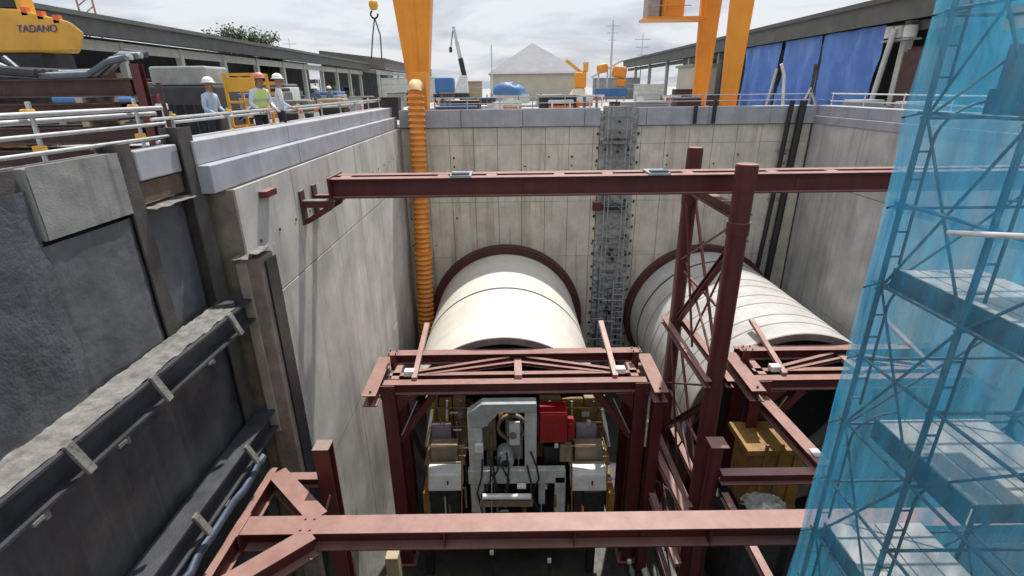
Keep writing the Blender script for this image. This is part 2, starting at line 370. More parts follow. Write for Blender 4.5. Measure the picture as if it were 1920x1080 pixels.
b = MB(); b.grid(lambda u, v: (-4.98 + .52 * u, 8.66 + .7 * v, -1.17 + .06 * nz3(u * 3, v * 3, 1) + .10 * (u > .6)), 12, 12); b.build('mortar_cap', M_GROUT, lw)
MB().lohi(-4.52, -4.48, 8.9, 9.32, ZF, -1.3).build('pilaster_shade_strip', M_DRK, lw)  # solid dark strip standing in for the pilaster's shadow on the wall
MB().lohi(X0, X0 + .16, 9.85, 10.3, -.32, -.2).build('cast_in_stub', M_RED, lw)
b = MB()
for q in range(16):
    b.tube([(X0 - .02, 9.6 + q * .87, -1.1), (X0 + .012, 9.6 + q * .87, -1.1)], .035, 8)
b.build('tie_hole_plugs', M_JOINT, lw, kind='stuff')
# right concrete wall -------------------------------------------
rw = thing('side_wall', 'plain grey concrete side wall beyond the second shield and blue net', 'wall', (13.8, 12, ZF))
MB().lohi(X1 + .02, 14.12, .4, YF, ZF, -.002).build('wall_core', M_JOINT, rw)
y = .4
while y < YF - .1:
    c = min(y + 3.3, YF); k = random.uniform(-.005, .005)
    MB().lohi(X1 + k, X1 + .05, y + .007, c - .007, -2.4, 0).build('formwork_panel', M_CON2, rw, bevel=.006)
    MB().lohi(X1 - k, X1 + .05, y + .007, c - .007, -7.6, -2.42).build('formwork_panel', M_CON2, rw, bevel=.006)
    MB().lohi(X1 + k, X1 + .05, y + .007, c - .007, ZF, -7.62).build('formwork_panel', M_CON2, rw, bevel=.006)
    MB().lohi(X1 - .06, 14.1, y + .006, c - .006, .004, .32).build('kerb_block', M_PAR, rw, bevel=.015)
    MB().lohi(X1 + .05, 14.1, y + .006, c - .006, .324, .74).build('parapet_block', M_PAR, rw, bevel=.015)
    y = c
# wall under the camera
nw = MB().lohi(-5.6, 14.12, .4, 1.0, ZF, -.002).build('end_wall', M_CON2, label='plain concrete near end wall below the viewing deck', cat='wall')

# dark shotcrete retaining wall ---------------------------------
rt = thing('retaining_wall', 'dark shotcrete retaining wall with steel piles and walers beside the concrete wall', 'wall', (-5.6, 5, ZF))
MB().lohi(-6.1, -5.5, 1.0, 8.95, ZF, -.002).build('wall_core', M_SHOT, rt)
piles = [1.7, 3.55, 5.45, 7.22, 8.52]
def shot(y0, y1, z0, z1, amp, seed, m, nu=34, nv=70, name='shotcrete_panel', base=-5.36):
    def fn(u, v):
        y = y0 + (y1 - y0) * u; z = z1 + (z0 - z1) * v
        d = amp * (nz3(y, seed, z, 1.1) * .6 + nz3(y, seed + 5, z * .5, 3.3) * .3 + nz3(y, seed + 9, z, 8) * .12)
        ed = min(u, 1 - u) * 2
        return (base + d - .06 * (1 - min(1, ed * 5)), y, z)
    return MB().grid(fn, nu, nv).build(name, m, rt, smooth='all')
shot(1.0, 3.45, -2.1, .5, .14, 1.3, M_WET, 50, 60)
shot(3.6, 5.62, -2.1, .62, .05, 4.7, M_WET, 90, 120, base=-5.25)
shot(5.45, 7.1, -2.1, -.02, .05, 8.1, M_SHOTU, base=-5.30)
shot(7.32, 8.42, -2.1, .0, .045, 2.2, M_SHOTU)
shot(1.0, 8.4, -4.5, -2.2, .07, 6.6, M_SHOT, 110, 40, base=-5.22)
shot(1.0, 8.9, ZF, -4.5, .10, 7.7, M_SHOT, 80, 90, base=-5.22)
for i, y in enumerate(piles):
    top = [.85, .9, .84, .95, 1.08][i]
    xp = [-5.5, -5.5, -5.5, -5.43, -5.33][i]
    MB().hb((xp, y, ZF), (xp, y, top), .30, [.28, .28, .30, .28, .36][i], .03, .03, up=(1, 0, 0)).build('pile', M_PILE, rt)
b = MB()
def blk(u, v):
    y = 5.66 + 1.4 * u; z = .04 + .82 * v; return (-5.262 + .008 * nz3(y, 2, z, 3) + .004 * nz3(y, 8, z, 11), y, z)
b.grid(blk, 30, 20); M_BLKF = mat('block_grey', (.26, .262, .255), (.19, .192, .188), .85, scale=2.5, bump=.25, drip=.6, dripc=(.08, .08, .08))
b.build('grout_block_face', M_BLKF, rt, smooth='all')
MB().lohi(-5.55, -5.275, 5.64, 7.07, .03, .85).build('grout_block', M_BLKF, rt, bevel=.02)
MB().lohi(-5.5, -5.26, 7.38, 8.36, .42, .84).build('parapet_block', M_PAR, rt, bevel=.02)
MB().lohi(-5.5, -5.30, 7.38, 8.36, .10, .40).build('timber_lagging', mat('lagging_brown', (.16, .10, .07), (.09, .06, .045), .85, scale=4, bump=.3), rt)
b = MB(); b.grid(lambda u, v: (-5.44 + .3 * v, 7.36 + 1.02 * u, .05 + .03 * nz3(u * 5, v * 2, 3) - .03 * v), 20, 5); b.build('mortar_ledge', M_GROUT, rt)
def waler(z, m, lab, bright):
    wl = thing('waler_beam', lab, 'beam', (-5.0, 5, z))
    MB().hb((-4.97, 1.02, z - .21), (-4.97, 8.72, z - .21), .42, .36, .035, .03).build('beam', m, wl)
    if bright:
        def g(u, v):
            y = 1.05 + 7.2 * v; rag = .03 * nz3(y, 4, u * 2, 4) + .04 * nz3(y, 1, 0, 1.7)
            return (-5.26 + (.41 + rag * .5) * u, y, z + .014 + .045 * (1 - u) ** .6 + .025 * nz3(u * 3, y, 2, 4) + .02 * nz3(u * 6, y, 7, 11))
        MB().grid(g, 10, 160).build('grout_bed', M_GROUT, wl, smooth='all')
        for y in (8.3, 8.55): MB().box((-5.05, y, z + .05), (.3, .2, .12), Matrix.Rotation(.3, 3, 'Z')).build('grout_lump', M_WALE, wl)
    for y in ([4.55, 5.95, 7.95] if bright else [5.95, 7.55, 3.5]):
        a = MB().bar((-4.80, y - .02, z + .05), (-4.68, y + .03, z - .36), .11, .05, up=(1, 0, 0)).build('bracket_plate', M_GROUT, wl, bevel=.008)
        MB().poly([(-5.14, y - .03, z - .42), (-4.80, y - .03, z - .42), (-5.16, y - .03, z - .72)], (0, .1, 0)).build('gusset', M_RUST, wl)
    for y in ([3.9, 5.1, 7.1] if bright else [4.4, 6.6]):
        MB().lohi(-5.05, -4.78, y, y + .13, z - .47, z - .425).build('shim_plate', M_GROUT, wl)
        MB().box((-4.86, y + .2, z - .5), (.07, .06, .1)).build('angle_cleat', M_GROUT, wl)
    return wl
waler(-1.95, M_WALE, 'upper dark steel waler carrying a bed of pale grout on the shotcrete wall', True)
waler(-4.35, M_WALE, 'lower dark steel waler bolted along the shotcrete wall above the blue hose', False)
pts = [(-4.80 + .03 * math.sin(t * 2.1), 1.2 + t * .33, -4.92 + .03 * math.sin(t * 1.3) + .02 * math.sin(t * 3.7)) for t in range(21)]
hs = thing('layflat_hose', 'blue layflat hose lying along the red waler by the shotcrete wall', 'hose', (-4.8, 4, -5))
MB().tube(pts, [.075 + .012 * math.sin(i * 1.9) for i in range(21)], 10).build('hose_body', mat('hose_blue', (.035, .055, .10), (.02, .03, .055), .5, scale=6, bump=.3), hs, smooth=True)
MB().tube([pts[-1], Vector(pts[-1]) + Vector((.02, .16, .02))], .09, 10).build('coupling', M_SCAF, hs)

# ------------------------------------------------------------------ red steelwork
# strut crossing in front
ZS = -5.3; YS = 6.69
st = thing('strut_beam', 'long red steel strut with two diagonal knee braces and a red waler', 'beam', (4, YS, ZS - .4))
MB().hb((-4.62, YS, ZS - .2), (X1, YS, ZS - .2), .4, .4, .03, .03).build('strut', M_RED, st, bevel=.004)
wlr = MB().hb((-4.72, 1.02, ZS - .2), (-4.72, 8.12, ZS - .2), .4, .14, .03, .03).build('waler', M_RED, st)
MB().hb((-4.62, 8.0, ZS - .2), (-3.42, 6.86, ZS - .2), .395, .34, .03, .03).build('knee_brace', M_RED, st)
MB().hb((-4.62, 5.38, ZS - .2), (-3.42, 6.52, ZS - .2), .395, .34, .03, .03).build('knee_brace', M_RED, st)
for x in (-3.45, -1.2, 1.0, 3.3, 5.5):
    for s in (-1, 1): MB().box((x, YS + s * .107, ZS - .2), (.02, .18, .335)).build('stiffener', M_RED, st)
MB().box((-4.63, YS, ZS - .2), (.03, .5, .44)).build('end_plate', M_RED, st)
for i in range(4): MB().tube([(-3.62 + (i % 2) * .16, YS - .12 + (i // 2) * .24, ZS), (-3.62 + (i % 2) * .16, YS - .12 + (i // 2) * .24, ZS + .025)], .02, 6).build('bolt', M_RED, st)
# king post behind the strut
kp = thing('king_post', 'red steel king post with rusty top behind the diagonal knee brace', 'post', (-3.45, 7.75, ZF))
t_ = P(605, 836, Y=7.75)
MB().hb((t_.x, 7.75, ZF), (t_.x, 7.75, t_.z), .28, .28, .03, .03, up=(0, 1, 0)).build('post', M_RED, kp)
MB().box((t_.x, 7.75, t_.z + .01), (.3, .3, .02)).build('cap_plate', M_RUST, kp)
q_ = P(560, 893, Y=8.0)
MB().hb((-4.85, 8.0, q_.z - .1), (t_.x + .02, 8.0, q_.z - .1), .22, .2, .02, .02).build('cross_beam', M_RED, kp)
MB().bar((t_.x - .12, 7.6, q_.z - .55), (t_.x + .04, 7.62, q_.z - .1), .08, .04).build('tie_strap', M_REDD, kp)
# upper twin beam
ub = thing('twin_beam', 'twin red steel beam spanning the shaft between wall brackets near the top', 'beam', (4, 12.2, -.8))
ZU = -.30
for yy in (12.0, 12.55): MB().hb((-4.15, yy, ZU - .225), (X1, yy, ZU - .225), .45, .30, .03, .025).build('beam', M_RED, ub, bevel=.004)
for x in (-3.9, -1.6, -.45, 1.15, 2.3, 4.2, 6.2, 7.6, 9.3, 11):
    MB().lohi(x - .12, x + .12, 12.16, 12.39, ZU - .03, ZU - .005).build('batten_plate', M_REDD, ub)
for x in (-1.15, 3.42):
    cl = MB().lohi(x - .24, x + .24, 11.80, 12.5, ZU + .003, ZU + .05).build('clamp', M_GRYP, ub)
    MB().lohi(x - .2, x + .2, 11.86, 12.06, ZU + .053, ZU + .10).build('clamp_block', M_SCAF, ub)
MB().box((-4.17, 12.27, ZU - .225), (.04, 1.0, .52)).build('end_plate', M_RED, ub)
br = thing('wall_bracket', 'triangular red steel bracket fixed to the concrete wall under the twin beam', 'bracket', (-4.6, 12.2, -1.4))
for yy in (11.8, 12.6): MB().box((X0 + .025, yy, -.93), (.05, .24, .78)).build('wall_plate', M_RUST, br)
for yy in (11.8, 12.6):
    MB().bar((X0 + .05, yy, ZU - .56), (-4.12, yy, ZU - .56), .16, .14).build('seat_arm', M_RED, br)
    MB().bar((X0 + .06, yy, -1.27), (-4.2, yy, ZU - .64), .12, .12).build('diagonal_leg', M_DRK if yy > 12 else M_RED, br)
MB().lohi(X0 + .06, -4.2, 11.68, 11.92, ZU - .48, ZU - .455).build('seat_plate', M_GROUT, br)
# lattice tower
lt = thing('lattice_tower', 'tall red tubular lattice tower standing in front of the second shield', 'tower', (5.1, 12.85, ZF))
TX = 5.1
for yy, r, top in ((11.2, .225, .02), (14.5, .20, .02)):
    MB().tube([(TX, yy, ZF), (TX, yy, top)], r, 20).build('column', M_RED, lt, smooth=True)
    MB().tube([(TX, yy, top - .6), (TX, yy, top - .02)], r + .012, 20).build('column_sleeve', M_RED, lt, smooth=True)
    MB().tube([(TX, yy, -1.55), (TX, yy, -1.25)], r + .025, 20).build('collar', M_RED, lt, smooth=True)
lv = [-1.1, -5.3, -9.3, -12.9]
MB().hb((TX, 11.3, lv[0]), (TX, 14.4, lv[0]), .28, .2, .02, .02).build('tie_beam', M_RED, lt)
for z in lv[1:]:
    for dx in (-.28, .28): MB().hb((TX + dx, 10.9, z), (TX + dx, 14.8, z), .2, .18, .02, .02).build('tie_beam', M_RED, lt)
for k in range(3):
    a, c = lv[k] - .2, lv[k + 1] + .15
    MB().hb((TX, 11.35, a - .6), (TX, 14.35, c), .16, .16, .02, .02).build('diagonal_brace', M_RED, lt)
    MB().tube([(TX + .1, 14.4, a), (TX + .1, 11.3, c - .1)], .045, 8).build('brace_rod', M_RED, lt)
    MB().tube([(TX - .13, 14.4, a - .1), (TX - .13, 12.6, c)], .035, 8).build('brace_rod', M_RED, lt)
    MB().tube([(TX - .1, 11.35, a - .1), (TX - .1, 14.4, a - 1.9)], .03, 8).build('brace_rod', M_RED, lt)
    MB().tube([(TX + .16, 11.35, a - .2), (TX + .16, 13.4, c)], .03, 8).build('brace_rod', M_RED, lt)
    MB().tube([(TX + .05, 14.4, (a + c) / 2), (TX + .05, 11.35, c - .05)], .035, 8).build('brace_rod', M_RED, lt)
    MB().tube([(TX, 11.35, (a + c) / 2 - .3), (TX, 14.4, (a + c) / 2 - .3)], .04, 8).build('tie_rod', M_RED, lt)
# portal frames
def portal(xl, xr, label, xm, push=True):
    YA, YB = 12.8, 14.0; ZT = -6.28
    p = thing('portal_frame', label, 'frame', ((xl + xr) / 2, 13.3, ZF))
    for x in (xl - .05, xr + .05):
        pp_ = MB().hb((x, YA, ZF), (x, YA, ZT - .36), .42, .40, .03, .03, up=(0, 1, 0)).build('post', M_RED, p)
        MB().box((x, YA, ZF + .02), (.6, .6, .04)).build('base_plate', M_RED, pp_)
        MB().hb((x, YB + .1, ZF), (x, YB + .1, ZT - .42), .36, .36, .03, .03, up=(0, 1, 0)).build('rear_post', M_RED, p)
    for x, s_ in ((xl - .05, 1), (xr + .05, -1)):
        MB().poly([(x + s_ * .22, YA - .15, ZT - .38), (x + s_ * .75, YA - .15, ZT - .38), (x + s_ * .22, YA - .15, ZT - .95)], (0, .02, 0)).build('gusset', M_RED, p)
        ep_ = MB().box((x, YA - .235, ZT - .2), (.42, .02, .44)).build('end_plate', M_RED, p)
        for i in range(6): MB().tube([(x - .13 + (i % 2) * .26, YA - .24, ZT - .34 + (i // 2) * .14), (x - .13 + (i % 2) * .26, YA - .27, ZT - .34 + (i // 2) * .14)], .02, 6).build('bolt', M_RUST, ep_)
    MB().hb((xl - .2, YA, ZT - .18), (xr + .2, YA, ZT - .18), .36, .28, .03, .025).build('front_beam', M_RED, p)
    MB().hb((xl - .1, YA + .42, ZT - .10), (xr + .1, YA + .42, ZT - .10), .24, .18, .02, .02).build('second_beam', M_RED, p)
    MB().hb((xl - .2, YB, ZT + .12), (xr + .2, YB, ZT + .12), .34, .24, .03, .025).build('rear_beam', M_RED, p)
    MB().hb((xl - .2, YB + .34, ZT + .02), (xr + .2, YB + .34, ZT + .02), .3, .2, .03, .025).build('rear_beam', M_RED, p)
    MB().lohi(xm - .11, xm + .11, YA + .12, YB - .1, ZT - .02, ZT + .12).build('centre_link', M_REDD, p)
    for s, xe in ((1, xl), (-1, xr)):
        MB().hb((xe + s * .75, YA + .5, ZT + .02), (xm - s * .25, YB - .1, ZT + .12), .14, .12, .015, .015).build('plan_brace', M_RED, p)
        MB().hb((xe + s * .95, YA + .42, ZT - .03), (xm - s * .05, YA + .95, ZT + .04), .12, .1, .015, .015).build('plan_brace', M_RED, p)
        MB().lohi(xe - s * .02, xe + s * .2, YA + .16, YB - .14, ZT - .1, ZT + .02).build('corner_link', M_REDD, p)
        MB().hb((xe - s * .44, 12.05, ZT - .14), (xe - s * .44, 14.15, ZT - .08), .36, .40, .03, .03).build('side_bearer', M_RED, p)
        if not (s == 1 and xl < 0): MB().hb((xe - s * .42, 12.3, ZF), (xe - s * .42, 12.3, ZT - .34), .3, .3, .03, .03, up=(0, 1, 0)).build('side_post', M_RED, p)
        MB().tube([(xe - s * .08, YB - .25, ZT - .1), (xe - s * .08, YB - .25, ZT + .42)], .11, 12).build('stub_post', M_RED, p)
        sc_ = MB().box((xe - s * .08, YB - .25, ZT + .43), (.3, .3, .03)).build('stub_cap', M_RED, p)
        for ii in range(4): MB().tube([(xe - s * .08 + (ii % 2 - .5) * .2, YB - .25 + (ii // 2 - .5) * .2, ZT + .44), (xe - s * .08 + (ii % 2 - .5) * .2, YB - .25 + (ii // 2 - .5) * .2, ZT + .5)], .022, 6).build('bolt', M_RED, sc_)
        MB().hb((xe + s * .1, YA + .06, ZT - 2.0), (xe + s * 1.25, YA + .06, ZT - .42), .24, .2, .02, .02, up=(0, 1, 0)).build('knee_brace', M_RED, p)
        MB().tube([(xe + s * .2, YA - .12, ZT - 1.75), (xe + s * .75, YA - .14, ZT - .55)], .022, 6).build('cable_run', M_GALV, p)
        MB().tube([(xe - s * .42, 12.2, ZT + .025), (xe - s * .42, 12.2, ZT + .12)], .03, 8).build('lifting_stud', M_RUST, p)
        if push:
            MB().bar((xe + s * .68, YA + .1, ZT + .05), (xe + s * .72, 15.4, ZT + .62), .15, .12).build('push_rod', M_REDD, p)
            MB().box((xe + s * .5, YA + .35, ZT + .12), (.28, .22, .16)).build('rod_anchor', M_WHT, p)
    return p
portal(-3.55, 3.65, 'red steel portal frame around the rear of the cream shield', .15)
portal(7.2, 13.0, 'red steel portal frame behind the lattice tower at the second shield', 10.1)
# launch frame between tower and the second portal
lf = thing('launch_frame', 'red steel side frame with short capped post beside the yellow machine', 'frame', (6, 10, ZF))
a_ = P(1345, 832, Y=9.9)
MB().tube([(a_.x, 9.9, ZF), (a_.x, 9.9, a_.z)], .16, 16).build('post', M_RED, lf, smooth=True)
MB().box((a_.x, 9.9, a_.z + .02), (.42, .42, .04)).build('cap_plate', M_RED, lf)
zb = P(1430, 884, Y=9.7).z
MB().hb((a_.x + .1, 9.7, zb - .15), (7.45, 9.7, zb - .15), .3, .26, .025, .02).build('cross_beam', M_RED, lf)
MB().hb((7.3, 9.65, zb + .05), (7.15, 12.6, zb + .02), .34, .34, .03, .03).build('side_beam', M_RED, lf)
MB().hb((7.35, 9.7, ZF), (7.35, 9.7, zb - .13), .3, .3, .03, .03, up=(0, 1, 0)).build('post', M_RED, lf)
MB().lohi(7.2, 7.42, 9.9, 10.2, zb + .225, zb + .245).build('bearing_plate', M_GALV, lf)
MB().hb((a_.x + .22, 6.95, zb - .62), (a_.x + .22, 9.6, zb - .62), .2, .16, .02, .02).build('side_beam', M_RED, lf)
MB().hb((a_.x + .22, 7.1, ZF), (a_.x + .22, 7.1, zb - .72), .2, .2, .02, .02, up=(0, 1, 0)).build('post', M_RED, lf)
MB().hb((a_.x + .02, 10.2, zb - 2.6), (3.9, 14.2, zb - 1.2), .2, .2, .02, .02).build('inclined_prop', M_RED, lf)
MB().hb((a_.x - .4, 10.2, zb - 3.6), (3.9, 14.2, zb - 2.4), .2, .2, .02, .02).build('inclined_prop', M_RED, lf)

# ------------------------------------------------------------------ tunnel shields
AZ = -9.12; TR = 3.38
M_SEAM2 = mat('seam_grey', (.20, .185, .17), None, .7)
def shield(cx, label, ringlabel, m, seams, warped):
    s = thing('tunnel_shield', label, 'boring machine', (cx, 19, ZF))
    c = (cx, 0, AZ); ax = (0, 1, 0)
    ys = [14.5] + seams + [23.69]
    for i in range(len(ys) - 1):
        a, e_ = ys[i] + .02, ys[i + 1] - .02; sw_ = .07 if (not warped or i == len(ys) - 2) else .028
        MB().lathe(c, ax, [(a, TR - .08), (a, TR), (e_, TR), (e_, TR - .08)], 128, True).build('shell_ring', m, s, smooth=True)
        if i: MB().lathe(c, ax, [(ys[i] - sw_, TR - .09), (ys[i] - sw_, TR + .006), (ys[i] + sw_, TR + .006), (ys[i] + sw_, TR - .09)], 128, True).build('seam_band', M_SEAM if sw_ > .05 else M_SEAM2, s, smooth=True)
    MB().lathe(c, ax, [(14.46, TR - .22), (14.46, TR + .004), (14.52, TR + .004), (14.9, TR - .10), (14.9, TR - .22)], 128, True).build('tail_rim', mat('tail_grey', (.22, .19, .18), (.14, .12, .115), .5, scale=3), s, smooth=True)
    b = MB(); k = len(b.v); b.lathe(c, ax, [(16.6, .01), (16.6, TR - .1)], 64); b.build('bulkhead', M_DRK, s)
    rg_ = .34 if cx < 3 else .22
    er = thing('entrance_ring', ringlabel, 'ring', (cx, 23.4, AZ))
    MB().lathe(c, ax, [(23.15, TR + .01), (23.15, TR + rg_), (23.24, TR + rg_ + .02), (23.66, TR + rg_ + .02), (23.66, TR + .01)], 128, True).build('seal_ring', M_REDK, er, smooth=True)
    b = MB()
    for k in range(48):
        t = 2 * math.pi * k / 48; p0 = Vector((cx + math.cos(t) * (TR + rg_ * .6), 23.15, AZ + math.sin(t) * (TR + rg_ * .6)))
        b.tube([p0, p0 + Vector((0, -.04, 0))], .03, 6)
    b.build('ring_bolts', M_RUST, er, kind='stuff')
    for y in (15.6, 18.6, 21.6):
        cr_ = thing('cradle_saddle', 'red steel cradle saddle under the %s' % ('cream shield' if cx < 3 else 'second shield'), 'cradle', (cx, y, ZF), 'cradle saddles under the %s' % ('cream shield' if cx < 3 else 'second shield'))
        pts = [(cx - 2.9, y, ZF)]
        for k in range(15):
            t = R(225 + k * 90 / 14); pts.append((cx + math.cos(t) * TR, y, AZ + math.sin(t) * TR))
        pts.append((cx + 2.9, y, ZF))
        pts = [pts[0]] + [q for q in pts[1:-1]] + [pts[-1]]
        MB().poly(pts, (0, .4, 0)).build('saddle', M_RED, cr_)
    return s
s1 = shield(-.30, 'big cream white steel tunnel shield lying between the duct and keyway', 'dark red entrance ring round the far end of the cream shield', M_TUBE, [18.8], False)
s2 = shield(9.25, 'second white steel tunnel shield behind the lattice tower with several seams', 'dark red entrance ring round the far end of the second shield', M_TUBE2, [15.35, 16.0, 17.0, 17.75, 18.7, 19.4, 20.45, 21.7], True)

# machinery at the rear of the cream shield
def pb(name, x0, y0, x1, y1, Y, d, m, par, bevel=.015):
    a, c = P(x0, y0, Y=Y), P(x1, y1, Y=Y); l, r_ = P(x0, (y0 + y1) / 2, Y=Y), P(x1, (y0 + y1) / 2, Y=Y)
    return MB().lohi(l.x, r_.x, Y, Y + d, c.z, a.z).build(name, m, par, bevel=bevel)
M_ERC = mat('erector_white', (.52, .54, .525), (.36, .375, .37), .5, scale=3, bump=.1, spots=.5, sptc=(.14, .12, .1), drip=.4, dripc=(.2, .17, .13))
mc = thing('segment_erector', 'white segment erector and cabinets at the open rear of the cream shield', 'machine', (-.3, 13, ZF))
fr = pb('erector_leg', 880, 775, 906, 962, 12.35, .3, M_ERC, mc)
pb('erector_leg', 984, 762, 1006, 905, 12.35, .3, M_ERC, mc)
tl, tr_ = P(880, 758, Y=12.35), P(1006, 755, Y=12.35); zt = tl.z
MB().poly([(tl.x + .35, 12.33, zt), (tr_.x, 12.33, zt), (tr_.x, 12.33, zt - .3), (tl.x + .85, 12.33, zt - .3), (tl.x + .40, 12.33, zt - .8), (tl.x - .02, 12.33, zt - .8), (tl.x - .02, 12.33, zt - .28)], (0, .34, 0)).build('erector_head', M_GRYP, mc, bevel=.02)
pb('erector_sill', 878, 884, 1060, 906, 12.3, .22, M_ERC, mc)
pb('sill_foot', 1040, 895, 1060, 965, 12.3, .3, M_ERC, mc)
pb('sill_foot', 1010, 905, 1022, 945, 12.4, .2, M_ERC, mc)
c0 = P(948, 860, Y=12.6)
MB().lathe(c0, (0, 1, 0), [(-.2, .02), (-.2, .19), (-.16, .25), (.1, .27), (.4, .27), (.4, .02)], 28).build('hydraulic_motor', M_GRYP, mc, smooth=True)
MB().lathe(c0, (0, 1, 0), [(-.23, .02), (-.23, .12), (-.19, .12)], 20).build('motor_cap', M_DRK, mc, smooth=True)
pb('slide_column', 950, 800, 980, 862, 12.95, .3, M_GRYP, mc, .04)
pb('slide_block', 955, 795, 975, 835, 12.7, .15, M_WHT, mc)
MB().lathe(P(962, 815, Y=12.7), (0, 1, 0), [(-.1, .01), (-.1, .1), (0, .1)], 16).build('roller', M_BRN, mc, smooth=True)
MB().lathe(P(960, 800, Y=12.95), (0, 1, 0), [(-.06, .46), (-.06, .38), (.06, .38), (.06, .46)], 36, True).build('slewing_ring', M_BRN, mc, smooth=True)
pb('brown_panel', 905, 790, 930, 845, 13.1, .3, M_BRN, mc)
pb('white_junction_box', 890, 836, 906, 850, 12.2, .14, M_WHT, mc, .01)
pb('red_power_pack', 1012, 778, 1064, 830, 12.55, .7, M_REDB, mc, .03)
pb('red_side_tank', 1064, 795, 1078, 826, 12.7, .5, M_REDB, mc, .03)
for (a, c, g) in ((802, 866, -1), (1072, 1138, 1)):
    cb_ = pb('cabinet', a, 890, c, 920, 12.0, .55, M_WHT, mc, .012)
    pb('cabinet_door', a + 4, 893, (a + c) / 2 - 1, 917, 11.985, .02, M_WHT, cb_, .004); pb('cabinet_door', (a + c) / 2 + 1, 893, c - 4, 917, 11.985, .02, M_WHT, cb_, .004); pb('door_handle', (a + c) / 2 + 4, 902, (a + c) / 2 + 7, 910, 11.97, .02, M_BLK, cb_, .002)
    pb('cabinet_plinth', a + 4, 922, c - 4, 965, 12.2, .4, M_DRK, mc)
    pb('brown_locker', a + 6, 838, c - 8, 868, 12.65, .4, M_BRN, mc)
    pb('purple_panel', a + 8, 800, c - 20, 838, 13.2, .25, mat('panel_mauve', (.26, .23, .26), None, .6), mc)
    pb('yellow_panel', a + 20 if g < 0 else a + 18, 770, c - 22 if g < 0 else c - 20, 838, 13.6, .2, M_YELD, mc)
    xo = a - 8 if g < 0 else c + 2
    pb('yellow_side_wall', xo, 925, xo + 12, 968, 12.1, 1.2, M_YELD, mc)
    for yy in (836, 868):
        q0, q1 = P(a - 4, yy, Y=12.0), P(c + 4, yy, Y=12.0)
        MB().tube([q0, q1], .02, 8).build('handrail', M_YELD, mc)
        MB().tube([q0 if g < 0 else q1, (q0 if g < 0 else q1) + Vector((0, 1.8, 0))], .02, 8).build('handrail', M_YELD, mc)
    for xx in (a, c):
        q0, q1 = P(xx, 836, Y=12.0), P(xx, 965, Y=12.0)
        MB().tube([q0, q1], .022, 8).build('rail_post', M_YELD, mc)
    q0, q1 = P(a + (8 if g < 0 else 58), 768, Y=12.9), P(a + (-2 if g < 0 else 70), 836, Y=12.9)
    MB().tube([q0, q1], .05, 8).build('white_hose', M_WHT, mc)
    pb('walkway', a - 6, 868, c + 6, 872, 12.62, 1.6, M_BRN, mc)
pb('amber_pipe_box', 880, 800, 900, 830, 12.9, .3, M_YELD, mc)
pb('control_box', 1020, 838, 1062, 872, 12.7, .4, M_DRK, mc)
pb('small_lamp', 1040, 832, 1047, 840, 12.6, .06, M_WHT, mc, .004)
pb('brown_box', 1050, 838, 1072, 866, 12.5, .3, M_BRN, mc)
q0, q1 = P(905, 931, Y=12.0), P(996, 931, Y=12.0)
MB().tube([q0, q1], .09, 14).build('conveyor_roller', M_WHT, mc, smooth=True)
pb('roller_frame', 900, 940, 1000, 950, 12.0, .3, M_BRN, mc)
for i in range(9):
    x0 = random.uniform(900, 1000); a = P(x0, random.uniform(840, 885), Y=12.3); c = P(x0 + random.uniform(-15, 25), random.uniform(915, 965), Y=12.2)
    m_ = (a + c) / 2 + Vector((random.uniform(-.25, .25), -.15, -.1)); MB().tube([a, (a + m_) / 2 + Vector((.05, -.06, 0)), m_, (m_ + c) / 2, c], .03, 7).build('hydraulic_hose', M_BLK, mc, smooth=True)
for i in range(2): MB().tube([P(922 + i * 93, 895, Y=12.0), P(922 + i * 93, 968, Y=12.0)], .018, 6).build('drop_rod', M_GALV, mc)
MB().lohi(-3.2, 2.6, 12.0, 16.5, -11.35, -11.2).build('machine_deck', M_DRK, mc)
for x in (-2.9, 2.3):
    for y in (12.2, 15.8): MB().lohi(x, x + .25, y, y + .25, ZF, -11.36).build('deck_leg', M_DRK, mc)
for i in range(14):
    x = random.uniform(-2.6, 1.9); z = random.uniform(-8.6, -11)
    MB().lohi(x, x + random.uniform(.2, .6), 14.0 + random.uniform(0, 1), 15.5, z, z + random.uniform(.2, .6)).build('pump_unit', random.choice([M_DRK, M_DRK, M_BRN, M_GRYP, M_YELD]), mc, bevel=.02)
# yellow machine at the second shield
m2 = thing('muck_skip', 'yellow dirty steel skip with painted-in shade inside the frame of the second shield', 'skip', (8, 11, ZF))
pb('skip_body', 1405, 852, 1500, 962, 11.2, 1.2, M_YELD, m2, .04)
pb('skip_rim', 1402, 846, 1504, 854, 11.15, 1.3, M_YELD, m2, .01)  # rim in the darker yellow too, its shade is in the colour
MB().lathe(P(1462, 846, Y=11.5), (0, 0, 1), [(-.25, .01), (-.25, .12), (.05, .12), (.05, .2), (.12, .2), (.12, .01)], 16).build('vent_cap', M_YEL, m2, smooth=True)
for i in range(3): pb('stiffener_rib', 1425 + i * 28, 836, 1431 + i * 28, 960, 11.14, .06, M_YELD, m2, .005)
pb('skip_base', 1410, 962, 1496, 985, 11.3, 1.6, M_DRK, m2)
b0 = P(1450, 985, Y=11.3); MB().lohi(6.2, 8.2, 11.4, 12.8, ZF, b0.z).build('skip_stand', M_DRK, m2)
gr_ = MB()
gr_.grid(lambda u, v: (5.55 + .95 * u, 7.4 + .7 * v, -8.05 + .25 * math.sin(u * 3) * math.sin(v * 3) + .1 * nz3(u * 4, v * 4, 2, 2)), 18, 14)
